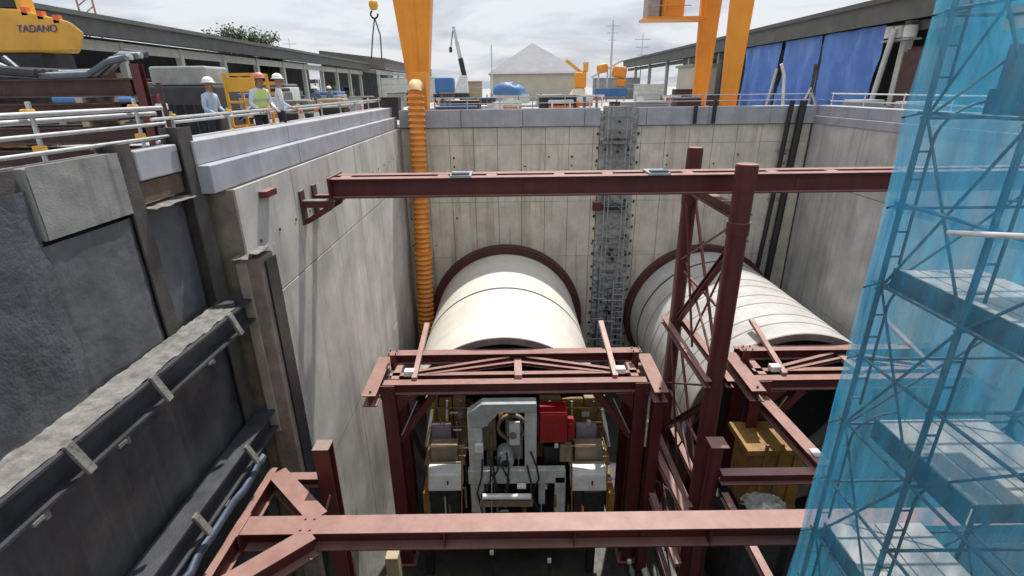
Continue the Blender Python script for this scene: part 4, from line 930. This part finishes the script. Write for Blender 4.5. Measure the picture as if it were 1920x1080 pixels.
for i in range(6):
    y = 19 + i * 1.3; x = -7.4 - .5 * (i % 3)
    t = thing('pallet_load', 'pallet of pale bags and dark boxes behind the stepped parapet', 'pallet', (x, y, 0), 'pallet loads behind the left parapet')
    MB().lohi(x - .6, x + .6, y - .5, y + .5, 0, .14).build('pallet', M_TIM, t)
    for k in range(2 + i % 2): MB().lohi(x - .55, x + .55, y - .45, y + .45, .145 + k * .38, .515 + k * .38).build('bag_layer', [M_GROUT, M_DRK, M_TIM][(i + k) % 3], t, bevel=.05)

# ------------------------------------------------------------------ gantry crane
gc = thing('gantry_crane', 'tall orange gantry crane with tapered legs beyond the far end wall', 'crane', (3, 28, 0))
def taper(x0, x1, X0_, X1_, y0, y1, z0, z1):
    return MB().add([(x0, y0, z0), (x1, y0, z0), (x1, y1, z0), (x0, y1, z0), (X0_, y0, z1), (X1_, y0, z1), (X1_, y1, z1), (X0_, y1, z1)], [(0, 3, 2, 1), (4, 5, 6, 7), (0, 1, 5, 4), (1, 2, 6, 5), (2, 3, 7, 6), (3, 0, 4, 7)])
taper(-4.75, -4.08, -5.6, -3.25, 26.6, 27.5, .5, 8.2).build('leg', M_ORG, gc, bevel=.03)
MB().lohi(-4.34, -4.30, 26.57, 26.598, .6, 8).build('leg_seam', M_ORG, gc)
MB().lohi(-4.95, -3.85, 25.6, 29.4, .15, .5).build('bogie', M_ORG, gc, bevel=.03)
for y in (26.0, 29.0): MB().lathe((-4.5, y, .15), (1, 0, 0), [(-.1, .02), (-.1, .15), (.1, .15), (.1, .02)], 18).build('wheel', M_DRK, gc)
for y in (26.0, 30.0):
    taper(10.08, 10.80, 9.88, 11.12, y - .15, y + .15, .55, 8.2).build('leg', M_ORG, gc, bevel=.03)
    MB().lohi(9.85, 11.0, y - .7, y + .7, .15, .55).build('bogie', M_CONE, gc, bevel=.03)
    MB().lathe((10.4, y, .15), (1, 0, 0), [(-.1, .02), (-.1, .15), (.1, .15), (.1, .02)], 18).build('wheel', M_DRK, gc)
MB().lohi(10.2, 10.7, 26.4, 29.6, .2, .5).build('sill_beam', M_ORG, gc)
MB().lohi(-6, 12, 27.5, 28.6, 8.2, 9.6).build('girder', M_ORG, gc, bevel=.05)
MB().lohi(9.7, 11.4, 25.6, 30.4, 8.0, 8.2).build('head_beam', M_ORG, gc)
a, c = P(1208, 38, Y=29), P(1302, 30, Y=29)
cabp = MB().lohi(a.x, 10.0, 28.6, 30.2, a.z, a.z + .12).build('service_platform', M_ORG, gc)
MB().lohi(P(1242, 0, Y=29).x, P(1283, 0, Y=29).x, 28.8, 30, a.z + .125, a.z + 2.0).build('cabinet', M_ORG, gc, bevel=.04)
MB().lohi(P(1215, 0, Y=29).x, P(1238, 0, Y=29).x, 28.9, 29.9, a.z + .125, a.z + 1.5).build('winch_motor', M_GRYP, gc, bevel=.06)
for x in (a.x + .05, a.x + .9): MB().tube([(x, 28.65, a.z + .1), (x, 28.65, a.z + 1.2)], .03, 6).build('platform_rail_post', M_ORG, gc)
for z in (.6, 1.15): MB().tube([(a.x + .05, 28.65, a.z + z), (a.x + 2.2, 28.65, a.z + z)], .025, 6).build('platform_rail', M_ORG, gc)
# crane hook
hk = thing('crane_hook', 'yellow hook block with two slings hanging in the sky over the left shed', 'hook', (-10.5, 45, 4))
h0 = P(700, 10, Y=45)
MB().lathe(h0, (0, 0, 1), [(-.35, .02), (-.3, .25), (0, .36), (.25, .32), (.38, .12), (.38, .02)], 20).build('hook_block', M_YEL, hk, smooth=True)
MB().tube([h0 + Vector((.28 * math.cos(t), 0, -.62 + .28 * math.sin(t))) for t in [R(120 + k * 25) for k in range(11)]], .07, 8).build('hook', M_DRK, hk, smooth=True)
MB().tube([h0 + Vector((0, 0, .3)), h0 + Vector((0, 0, 14))], .04, 6).build('hoist_rope', M_DRK, hk)
for px in (696, 716): MB().tube([h0 + Vector((0, 0, -.85)), P(px + (706 - px) * .3, 66, Y=45), P(px, 112, Y=45)], .05, 6).build('sling', M_DRK, hk)

# ------------------------------------------------------------------ sheds
def shed_left(name, label, x, y0, y1, ze, m, thick, xb, step, back=True):
    s = thing(name, label, 'shed', (x - 4, (y0 + y1) / 2, 0))
    MB().add([(x, y0, ze), (x, y1, ze), (x - 9, y1, ze + 1.1), (x - 9, y0, ze + 1.1), (x, y0, ze + thick), (x, y1, ze + thick), (x - 9, y1, ze + 1.1 + thick), (x - 9, y0, ze + 1.1 + thick)],
             [(0, 1, 2, 3), (4, 7, 6, 5), (0, 4, 5, 1), (1, 5, 6, 2), (2, 6, 7, 3), (3, 7, 4, 0)]).build('roof', m, s)
    MB().lohi(x - .02, x + .16, y0, y1, ze + thick - .22, ze + thick - .02).build('gutter', M_ROOF, s)
    y = y0 + .5; k = 0
    while y < y1:
        MB().lohi(x - 1.35, x - 1.0, y - .17, y + .17, 0, ze - .06).build('column', M_SHED, s)
        if k % 2 == 0: MB().hb((x - 1.1, y, ze - .28), (x - 8.5, y, ze + .6), .4, .2, .03, .02).build('rafter', M_SHED, s)
        y += step; k += 1
    MB().lohi(x - 1.3, x - 1.08, y0, y1, ze - .55, ze - .08).build('eaves_girder', M_SHED, s)
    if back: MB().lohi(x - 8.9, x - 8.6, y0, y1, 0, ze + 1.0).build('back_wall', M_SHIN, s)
    return s
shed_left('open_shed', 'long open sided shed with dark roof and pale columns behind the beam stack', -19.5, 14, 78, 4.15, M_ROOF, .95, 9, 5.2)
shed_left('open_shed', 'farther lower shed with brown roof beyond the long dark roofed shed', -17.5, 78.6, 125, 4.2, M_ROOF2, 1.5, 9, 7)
# things kept in the left shed
rnd = random.Random(3)
for i in range(15):
    y = 21 + i * 3.9; h = rnd.uniform(1.2, 2.9); x = -21.8 - rnd.uniform(0, 1.5); wd = rnd.uniform(1.2, 2.6)
    m_ = [M_GRYP, M_SHIN, M_DRK, M_BLUE, M_GRYP, M_TIM][i % 6]
    t = thing('storage_rack', 'cluttered storage rack with boxes under the long shed roof', 'rack', (x, y, 0), 'storage racks inside the left shed')
    for dx in (-1, 1):
        for dy in (-1, 1): MB().lohi(x + dx * .6 - .05, x + dx * .6 + .05, y + dy * wd / 2 - .05, y + dy * wd / 2 + .05, 0, h).build('upright', M_GRYP, t)
    for k in range(3):
        zz_ = .1 + k * (h - .3) / 2.2
        MB().lohi(x - .65, x + .65, y - wd / 2, y + wd / 2, zz_, zz_ + .06).build('shelf', M_SHED if k else M_DRK, t)
        for q_ in range(2):
            yy = y - wd / 4 + q_ * wd / 2; MB().lohi(x - .4, x + .5, yy - wd * .18, yy + wd * .18, zz_ + .062, zz_ + rnd.uniform(.3, .62)).build('box', rnd.choice([m_, M_WHT, M_DRK, M_GRYP, M_TIM]), t)
for i in range(7):
    y = 20 + i * 4.6; x = -15.5 - (i % 3) * 1.2
    t = thing('site_vehicle', ['grey covered trailer parked in front of the left shed, %s from the beam stack' % ['first', 'second', 'third', 'fourth', 'fifth', 'sixth', 'seventh'][i]][0], 'trailer', (x, y, 0))
    MB().lohi(x - 1.0, x + 1.0, y - 1.3, y + 1.3, .55, 1.25 + .3 * (i % 3)).build('body', [M_GRYP, M_SHIN, M_WHT][i % 3], t, bevel=.06)
    MB().lohi(x - .95, x + .95, y - 1.2, y + 1.2, 1.26 + .3 * (i % 3), 1.5 + .3 * (i % 3)).build('cover', [M_BLUE, M_DRK, M_GROUT][i % 3], t, bevel=.1)
    for dx in (-1.0, .8):
        for dy in (-.7, .7): MB().lathe((x + dx, y + dy, .35), (1, 0, 0), [(0, .05), (0, .3), (.04, .35), (.16, .35), (.2, .3), (.2, .05)], 16).build('wheel', M_BLK, t, smooth=True)
# right shed
s = thing('open_shed', 'open shed with dark sloping roof above the hanging blue tarpaulins', 'shed', (22, 50, 0))
ze = 4.2; x = 17.6
MB().add([(x, 17, ze), (x, 86, ze), (x + 10, 86, ze + 1.3), (x + 10, 17, ze + 1.3), (x, 17, ze + 1.1), (x, 86, ze + 1.1), (x + 10, 86, ze + 2.4), (x + 10, 17, ze + 2.4)], [(0, 1, 2, 3), (4, 7, 6, 5), (0, 4, 5, 1), (1, 5, 6, 2), (2, 6, 7, 3), (3, 7, 4, 0)]).build('roof', M_ROOF, s)
MB().lohi(x - .15, x - .01, 17, 86, ze + .9, ze + 1.12).build('gutter', M_ROOF, s)
for y in (19, 26.2, 33.5, 41.8, 49, 57, 65, 73, 81): MB().lohi(18.3, 18.65, y - .17, y + .17, 0, ze + .05).build('column', M_SHED, s)
MB().lohi(18.35, 18.6, 17, 86, ze - .4, ze - .02).build('eaves_girder', M_SHIN, s)
MB().lohi(26.8, 27.1, 17, 86, 0, ze + 1.2).build('back_wall', M_SHIN, s)
def tarp(y0, y1, lab, seed, zb=.15):
    def fn(u, v):
        y = y0 + (y1 - y0) * u; z = 4.18 + (zb - 4.18) * v
        f = math.sin(u * (y1 - y0) * 2.4 + seed + 1.5 * nz3(u, v, seed, 1.5)) * .16 + math.sin(u * (y1 - y0) * 5.3 + 2 * seed + v * 3 + 3 * nz3(u, v, seed + 4, 2)) * .10
        return (17.98 + f * (.3 + v) + .10 * nz3(y, z * .4, seed, .8) + .05 * nz3(y, z * .4, seed, 2.2) + .012 * nz3(y, z, seed, 6), y + .18 * (v ** 2) * math.sin(seed * 3 + u * 3), z)
    MB().grid(fn, 90, 50).build('hanging_tarpaulin', M_TARP, smooth='all', label=lab, cat='tarpaulin')
tarp(27.2, 32.2, 'blue tarpaulin hanging from the shed roof beside the rusty sheet stack', 1.0)
tarp(32.5, 36.8, 'blue tarpaulin hanging in the middle of the row below the shed roof', 2.3)
tarp(37.1, 42.4, 'blue tarpaulin hanging from the shed roof beside the beige cabin', 3.9)
for (y, lab) in ((37.0, 'white post standing at the gap between two blue tarpaulins'), (26.4, 'thick pale post at the open end of the tarpaulin row')):
    MB().tube([(17.5, y, 0), (17.7, y - .3, 2.6 if y > 30 else 3.9)], .12 if y < 30 else .1, 10).build('leaning_post', M_SHED, smooth=True, label=lab, cat='post')
t = thing('wall_drums', 'row of white drums on a rack under the shed eave', 'drums', (18.4, 27, 3.5))
for k in range(3): MB().lathe((18.1, 25.6 + k * .62, 3.5 + .03 * k), (0, 0, 1), [(0, .01), (0, .25), (.02, .27), (.5, .27), (.52, .25), (.52, .01)], 18).build('drum', M_WHT, t, smooth=True)
MB().lohi(17.8, 18.4, 25.2, 27.1, 3.4, 3.48).build('rack', M_GRYP, t)
for k in range(5):
    MB().lohi(17.9 + k * .14, 17.98 + k * .14, 22.6, 25.4, 0, 2.9 + .1 * (k % 3)).build('rusty_sheet', M_RUST, label='rusty steel sheet standing upright in the rack under the right shed', cat='sheet', group='rusty sheets under the right shed')
# bent scrap poles on the right kerb
for i, (xa, xb, xc) in enumerate(((1472, 1470, 1465), (1500, 1522, 1530), (1495, 1520, 1545))):
    pa, pb_, pc = P(xa, 192, Y=25.0), P(xb, 165 if i else 140, Y=25.0), P(xc, 120 if i < 2 else 190, Y=25.0)
    pa.z = 0
    if i == 2: pc.z = 0
    MB().tube([pa, pb_, pc], .07, 8).build('scrap_pipe', [M_WHT, M_RUST, M_GALV][i], smooth=True, label=['straight white pipe standing on the deck before the tarpaulins', 'rusty bent pipe rising by the corner riser pipes', 'grey bent pipe stooping over the corner riser pipes'][i], cat='pipe')

# ------------------------------------------------------------------ far yard
tn = thing('white_tent', 'pale pyramid tent with plain walls in the middle of the yard', 'tent', (3.2, 75, 0))
ta, tb, tz, th = -2.4, 9.2, 3.5, 7.2
MB().add([(ta, 70, tz), (tb, 70, tz), (tb, 81, tz), (ta, 81, tz), ((ta + tb) / 2 - .3, 75.5, th), (ta - .3, 69.7, tz - .25), (tb + .3, 69.7, tz - .25), (tb + .3, 81.3, tz - .25), (ta - .3, 81.3, tz - .25)],
         [(0, 1, 4), (1, 2, 4), (2, 3, 4), (3, 0, 4), (5, 6, 1, 0), (6, 7, 2, 1), (7, 8, 3, 2), (8, 5, 0, 3)]).build('roof', M_TENT, tn)
MB().lohi(ta, tb, 70.02, 70.1, 0, tz - .05).build('front_wall', M_BEIG, tn); MB().lohi(ta, ta + .08, 70.12, 81, 0, tz - .05).build('side_wall', M_TENT, tn); MB().lohi(tb - .08, tb, 70.12, 81, 0, tz - .05).build('side_wall', M_TENT, tn)
tk = thing('truck_crane', 'white truck crane with blue cab cover and raised grey boom', 'crane', (-6.3, 60, 0))
MB().lohi(-8.2, -4.4, 58.9, 61.1, .6, 1.1).build('chassis', M_DRK, tk)
MB().lohi(-8.0, -6.0, 59.0, 61.0, 1.12, 2.75).build('blue_body', M_BLUE, tk, bevel=.2)
MB().add([(-6.0, 59.1, 1.1), (-4.5, 59.1, 1.1), (-4.5, 60.9, 1.1), (-6.0, 60.9, 1.1), (-5.3, 59.2, 2.9), (-4.6, 59.2, 2.9), (-4.6, 60.8, 2.9), (-5.3, 60.8, 2.9)], [(0, 3, 2, 1), (4, 5, 6, 7), (0, 1, 5, 4), (1, 2, 6, 5), (2, 3, 7, 6), (3, 0, 4, 7)]).build('white_cab', M_WHT, tk, bevel=.08)
for dx in (-7.6, -6.8, -4.9):
    for yy in (58.8, 60.8): MB().lathe((dx, yy, .5), (0, 1, 0), [(0, .05), (0, .45), (.05, .5), (.3, .5), (.35, .45), (.35, .05)], 18).build('wheel', M_BLK, tk, smooth=True)
bt, bb = P(850, 50, Y=60), P(872, 148, Y=60)
for k, (s0, s1, wd) in enumerate(((0, .4, .5), (.38, .72, .4), (.7, 1, .3))): MB().bar(bb.lerp(bt, s0), bb.lerp(bt, s1), wd, wd, up=(0, 1, 0)).build('boom_section', [M_DRK, M_SHED, M_SHED][k], tk)
MB().tube([bt, bt + Vector((-.4, 0, -2.1))], .05, 6).build('hoist_rope', M_DRK, tk); MB().box(bt + Vector((-.4, 0, -2.2)), (.3, .3, .5)).build('hook_block', M_DRK, tk)
dm = thing('covered_heap', 'low heap under a blue tarpaulin in front of the white tent', 'heap', (0, 60, 0))
def dome(u, v):
    a = 2 * math.pi * u; r = v
    px = math.copysign(abs(math.cos(a)) ** .45, math.cos(a)) * r * 2.1; py = math.copysign(abs(math.sin(a)) ** .6, math.sin(a)) * r * 1.4
    return (0 + px, 60 + py, max(.9, 2.15 - 1.25 * r ** 5 + .22 * nz3(px, py, 3, 1.3) + .08 * nz3(px, py, 9, 3) - .25 * (px > .4)))
MB().grid(dome, 40, 12).build('tarpaulin', mat('tarp_light', (.05, .15, .33), (.035, .11, .25), .5, scale=2), dm, smooth='all')
MB().lohi(-2.1, 2.1, 58.7, 61.3, 0, .92).build('crate_base', M_SHED, dm)
rg = thing('drill_rig', 'yellow drill rig with orange body on a white cone in the yard', 'rig', (7.6, 60, 0))
MB().lathe((7.6, 60, 0), (0, 0, 1), [(.35, 1.35), (.5, 1.3), (1.4, .65), (1.5, .5), (1.5, .01)], 20).build('cone_hopper', mat('cream', (.70, .66, .50), None, .6), rg, smooth=True)
for k in range(4):
    a = R(45 + 90 * k); MB().tube([(7.6 + math.cos(a) * 1.5, 60 + math.sin(a) * 1.5, 0), (7.6 + math.cos(a) * 1.0, 60 + math.sin(a) * 1.0, .8)], .1, 8).build('leg', M_DRK, rg)
MB().lohi(7.1, 8.3, 59.4, 60.6, 1.5, 3.1).build('body', M_ORG, rg, bevel=.15)
MB().bar((7.9, 60, 3.0), (6.1, 60, 4.3), .3, .3).build('arm', M_YEL, rg); MB().lohi(8.0, 8.5, 59.7, 60.3, 3.1, 4.1).build('mast', M_YEL, rg, bevel=.05)
ex = thing('orange_plant', 'orange batching machine with stacked hoppers behind the far parapet', 'machine', (11.6, 62, 0))
for (x_, z_, r_) in ((10.4, 3.5, .55), (12.3, 3.1, .7), (12.5, 2.0, .5)): MB().box((x_, 62, z_), (r_ * 2.1, 1.4, r_ * 1.7), Matrix.Rotation(.15 * (x_ - 11.5), 3, 'Y')).build('hopper', M_DUCT, ex, bevel=.25)
for x_ in (10.0, 11.0, 12.2, 13.0): MB().bar((x_, 62, 0), (x_, 62, 3.2), .15, .15).build('leg', M_SHED, ex)
MB().lohi(9.6, 13.2, 61.5, 62.5, .6, 1.4).build('base_frame', M_BLUE, ex)
MB().bar((9.2, 62, 2.6), (12.6, 62, 4.3), .25, .2).build('conveyor', M_SHED, ex)
for (px, y0, Y, h, r_, lab) in ((921, 185, 55, 84, .09, 'thin grey pole standing left of the white tent'), (1150, 180, 90, 38, .22, 'tall distant pylon behind the orange batching machine'), (1206, 180, 80, 62, .08, 'thin distant pole beside the right shed roof'), (541, 100, 90, 72, .08, 'thin distant pole above the brown shed roof')):
    top = P(px, h, Y=Y); t = thing('utility_pole', lab, 'pole', (top.x, Y, 0))
    MB().tube([(top.x, Y, 0), (top.x, Y, top.z)], [r_, r_ * .6], 8).build('shaft', M_SHED, t)
    if Y >= 80:
        for k in range(3): MB().bar((top.x - 1.1 + .2 * k, Y, top.z - .8 - k * 1.0), (top.x + 1.1 - .2 * k, Y, top.z - .8 - k), .1, .1).build('cross_arm', M_SHED, t)
bc = thing('site_cabin', 'beige site cabin between the orange gantry legs and blue tarpaulins', 'cabin', (20, 48, 0))
MB().lohi(15.5, 17.4, 46.5, 51, .1, 3.1).build('wall', M_BEIG, bc); MB().lohi(15.3, 17.5, 46.3, 51.2, 3.1, 3.3).build('roof', mat('roof_green', (.22, .30, .22), None, .6), bc)
MB().lohi(15.9, 16.7, 46.45, 46.49, 1.2, 2.2).build('window', M_SHIN, bc)
# low yard buildings and stacks
for i, (x, y, wd, h, m_, lab) in enumerate(((-13, 72, 7, 2.9, M_SHED, 'pale low store building behind the truck crane'), (-4.6, 66, 2.6, 2.3, M_TIM, 'stack of pale timber boards between truck crane and tent'), (14.5, 75, 6, 2.6, M_GRYP, 'grey container at the foot of the distant pole'), (13.2, 52, 2.4, 1.7, M_SHED, 'pale tool store in front of the orange batching machine'), (3.6, 50, 2.2, .9, M_GRYP, 'low grey tank before the white tent'), (-3.4, 40, 2.4, .7, M_RUST, 'low rusty steel stack behind the far parapet'), (-.6, 38, 1.8, .5, M_WHT, 'low white crate behind the far parapet'), (8.6, 35, 3.0, .6, M_GRYP, 'low grey steel crate beside the gantry leg'))):
    t = thing('yard_store', lab, 'store', (x, y, 0)); n = 4
    for k in range(n): MB().lohi(x - wd / 2 + .01 * (k % 2), x + wd / 2 - .02 * (k % 2), y - 1, y + 1, h * k / n + .003, h * (k + 1) / n - .02).build('side_board', m_, t, bevel=.01)
    MB().lohi(x - wd / 2 - .05, x + wd / 2 + .05, y - 1.05, y + 1.05, h, h + .1).build('lid', m_, t)
# trees behind the left shed
def tree(x, y, h, seed, lab):
    rn = random.Random(seed); t = thing('broadleaf_tree', lab, 'tree', (x, y, 0), None)
    b = MB(); b.tube([(x, y, 0), (x + .1, y, h * .45), (x + .2, y, h * .85)], [.2, .14, .04], 8)
    cl = []
    for k in range(16):
        a = rn.uniform(0, 6.28); z0 = h * rn.uniform(.4, .75); r_ = rn.uniform(.6, 1.5) * h / 7; e_ = Vector((x + math.cos(a) * r_, y + math.sin(a) * r_, z0 + rn.uniform(.3, 1.6)))
        b.tube([(x + .12, y, z0), e_], [.05, .015], 5); cl.append(e_)
    b.build('trunk', M_BARK, t)
    lf_ = MB()
    for e_ in cl:
        for k in range(110):
            c = e_ + Vector((rn.gauss(0, .4), rn.gauss(0, .4), rn.gauss(0, .4))); d1 = Vector((rn.uniform(-1, 1), rn.uniform(-1, 1), rn.uniform(-1, 1))).normalized() * .14; d2 = d1.cross(Vector((rn.uniform(-1, 1), rn.uniform(-1, 1), rn.uniform(-1, 1)))).normalized() * .09
            lf_.add([c - d1, c + d2, c + d1, c - d2], [(0, 1, 2, 3)])
    lf_.build('crown', M_LEAF, t)
tree(-31.2, 62, 9.3, 1, 'leafy tree above the dark shed roof with its crown highest'); tree(-29.0, 63, 8.6, 2, 'small tree above the shed roof between two others'); tree(-26.8, 62.5, 7.6, 5, 'small low tree above the shed roof next to the brown roof')
ms = thing('lattice_mast', 'distant pink lattice mast rising above the dark shed roof', 'mast', (-44, 60, 0))
for dx in (-.8, .8): MB().tube([(-43.6 + dx, 60, 0), (-43.6 + dx, 60, 14)], .1, 6).build('leg', M_REDD, ms)
for k in range(14): MB().tube([(-44.4, 60, k), (-42.8, 60, k + 1)], .06, 6).build('lacing', M_REDD, ms)

for i, px in enumerate((1304, 1339)):
    q = P(px, 210, Y=23.5)
    MB().lohi(q.x - .06, q.x + .06, 23.40, 23.555, .05, .80 + .25 * i).build('dark_bracket_post', M_DRK, label=['short dark bracket post clamped to the far parapet under the gantry leg', 'longer dark bracket post clamped to the far parapet under the gantry leg'][i], cat='bracket')
cbt = thing('white_cabinet', 'stack of white cabinets between the portal frame and the lattice tower', 'cabinet', (4.2, 13.2, ZF))
for (a, c, e_) in ((1198, 806, 838), (1198, 786, 800), (1202, 742, 776)):
    pb('cabinet_tier', a, c, a + 30, e_, 12.6 + (838 - e_) * .012, .5, M_WHT, cbt)
q = P(1212, 838, Y=12.6)
MB().lohi(q.x - .22, q.x + .22, 12.75, 14.0, ZF, q.z - .01).build('plinth', M_DRK, cbt)

# dense small equipment on the erector
rq = random.Random(11)
for i in range(70):
    a = rq.choice([rq.uniform(806, 876), rq.uniform(1010, 1132), rq.uniform(905, 985)]); yy = rq.uniform(770, 960); Y = rq.uniform(12.75, 14.2) if yy < 880 else rq.uniform(12.1, 12.6)
    q = P(a, yy, Y=Y); k = i % 5
    if k < 2:
        MB().tube([q, q + Vector((0, rq.uniform(-.05, .05), -rq.uniform(.3, .9)))], rq.uniform(.018, .045), 8).build('pipe', rq.choice([M_YELD, M_BRN, M_WHT, M_GALV]), mc)
    elif k == 2:
        MB().tube([q, q + Vector((rq.uniform(.25, .7), 0, 0))], rq.uniform(.018, .04), 8).build('pipe', rq.choice([M_YELD, M_ERC, M_YEL]), mc)
    elif k == 3:
        MB().box(q, (rq.uniform(.08, .28), .15, rq.uniform(.08, .25))).build('valve_box', rq.choice([M_YELD, M_BRN, M_WHT, M_DRK, M_ERC, M_YEL]), mc, bevel=.012)
    else:
        e_ = q + Vector((rq.uniform(-.5, .5), -.1, -rq.uniform(.3, .8))); m_ = (q + e_) / 2 + Vector((0, -.12, -.15))
        MB().tube([q, (q + m_) / 2 + Vector((0, -.03, -.02)), m_, (m_ + e_) / 2 + Vector((0, 0, -.03)), e_], .022, 7).build('hydraulic_hose', rq.choice([M_BLK, M_BLK, M_BLK, M_CONE]), mc, smooth=True)
# splice plates and bolts on the beams
for par, xs_, yf, z0, hh in ((st, (-.7, 2.4), YS - .2 + .17, ZS - .2, .26), (ub, (.55, 6.9), 12.0 - .02, ZU - .225, .3)):
    for x in xs_:
        sp_ = MB().box((x, yf, z0), (.5, .016, hh)).build('splice_plate', M_RED, par)
        for i in range(6):
            for j in (-1, 1): MB().tube([(x - .2 + i * .08, yf - .008, z0 + j * hh * .3), (x - .2 + i * .08, yf - .028, z0 + j * hh * .3)], .014, 6).build('bolt', M_RUST, sp_)
# loose clutter in the yard beyond the far parapet
rc = random.Random(21)
kinds2 = [('oil_drum', 'drum', 'steel drum standing on the deck in front of the left shed', 'drums before the left shed'), ('tool_chest', 'chest', 'low tool chest standing on the deck in front of the left shed', 'tool chests before the left shed'), ('tube_bundle', 'tubes', 'bundle of scaffold tubes lying on the deck before the left shed', 'tube bundles before the left shed'), ('site_barrier', 'barrier', 'small red and white barrier on the deck before the left shed', 'barriers before the left shed')]
kinds = [('oil_drum', 'drum', 'steel drum standing in the yard beyond the far parapet', 'drums in the far yard'), ('tool_chest', 'chest', 'low tool chest standing in the yard beyond the far parapet', 'tool chests in the far yard'), ('tube_bundle', 'tubes', 'bundle of scaffold tubes lying in the yard beyond the far parapet', 'tube bundles in the far yard'), ('site_barrier', 'barrier', 'small red and white barrier in the yard beyond the far parapet', 'barriers in the far yard')]
for i in range(92):
    x = rc.uniform(-9, 15.5); y = rc.uniform(26, 50); k = i % 4; n_, c_, l_, g_ = kinds[k]
    if i >= 44: x = rc.uniform(-18.5, -9); y = rc.uniform(17, 58); n_, c_, l_, g_ = kinds2[k]
    if -5.8 < x < -3 and y < 31 or 9.3 < x < 11.5 and y < 31.5 or abs(x + 3.4) < 2 and 38 < y < 42: continue
    t = thing(n_, l_, c_, (x, y, 0), g_)
    if k == 0:
        MB().lathe((x, y, 0), (0, 0, 1), [(0, .01), (0, .28), (.3, .29), (.32, .3), (.34, .29), (.6, .29), (.9, .28), (.9, .01)], 16).build('shell', rc.choice([M_BLUE, M_RUST, M_GRYP, M_WHT]), t, smooth=True); MB().tube([(x + .1, y, .9), (x + .1, y, .93)], .04, 8).build('bung', M_DRK, t)
    elif k == 1:
        wd = rc.uniform(.5, 1.2); h_ = rc.uniform(.5, 1.3); MB().lohi(x - wd, x + wd, y - .4, y + .4, 0, h_).build('body', rc.choice([M_GRYP, M_SHED, M_TIM, M_RUST, M_DRK]), t, bevel=.03); MB().lohi(x - wd - .02, x + wd + .02, y - .42, y + .42, h_, h_ + .06).build('lid', rc.choice([M_GRYP, M_BLUE, M_DRK]), t)
    elif k == 2:
        for j in range(7): MB().tube([(x - 1.4, y + (j % 4) * .12, .07 + (j // 4) * .12), (x + 1.4, y + (j % 4) * .12 + .1, .07 + (j // 4) * .12)], .055, 8).build('tube', M_GALV, t)
        for dx in (-1, 1): MB().lohi(x + dx - .04, x + dx + .04, y - .1, y + .55, .25, 1.0 + .1 * dx).build('rack_post', M_SCAF, t)
    else:
        for dx in (-.5, .5): MB().lohi(x + dx - .04, x + dx + .04, y - .2, y + .2, 0, .95).build('leg', M_WHT, t)
        for j in range(2): MB().lohi(x - .7, x + .7, y - .03, y + .03, .45 + j * .3, .65 + j * .3).build('board', [M_CONE, M_WHT][j], t)

# tan equipment walls either side of the erector
M_TAN = mat('tan_panel', (.30, .225, .13), (.17, .12, .065), .65, scale=3, bump=.2, streak=.5, sc2=(.08, .06, .04), spots=.4, sptc=(.3, .2, .05))
for (a, c) in ((800, 876), (1010, 1134)):
    n = 3; w_ = (c - a) / n
    for k in range(n):
        pb('equipment_panel', a + k * w_ + 1, 748 + 4 * (k % 2), a + (k + 1) * w_ - 1, 846, 13.85 - .08 * (k % 2), .25, [M_TAN, M_YELD, M_TAN][k], mc, .02)
        q0, q1 = P(a + (k + .5) * w_, 752, Y=13.6), P(a + (k + .5) * w_, 845, Y=13.6); MB().tube([q0, q1], .035, 8).build('pipe', [M_YEL, M_WHT, M_BRN][k], mc)
    for yy in (765, 800): MB().tube([P(a, yy, Y=13.5), P(c, yy, Y=13.5)], .025, 8).build('pipe', M_YELD, mc)

# doubled hems and tie cords of the shaft side net
hm = shaft_net
for k, z in enumerate([zz_ for zz_ in lvl if zz_ > -9]):
    a_, c_ = nf(.985, (z + 11.5) / (TZ1 + 11.4)), nf(.985, (z + .03 + 11.5) / (TZ1 + 11.4))
    MB().tube([Vector(a_) + Vector((-.03, .02, 0)), (TXL + .02, TY1 + .04, z + .05)], .012, 6).build('tie_cord', M_BLK, hm)
    if k % 4 == 1: MB().grid(lambda u, v: Vector(nf(u, (z + v * .12 + 11.5) / (TZ1 + 11.4))) + Vector((-.012, 0, 0)), 60, 1).build('overlap_strip', M_NET, hm)
MB().grid(lambda u, v: Vector(nf(.955 + .045 * u, v)) + Vector((-.012, 0, 0)), 3, 220).build('edge_hem', M_NET, hm)
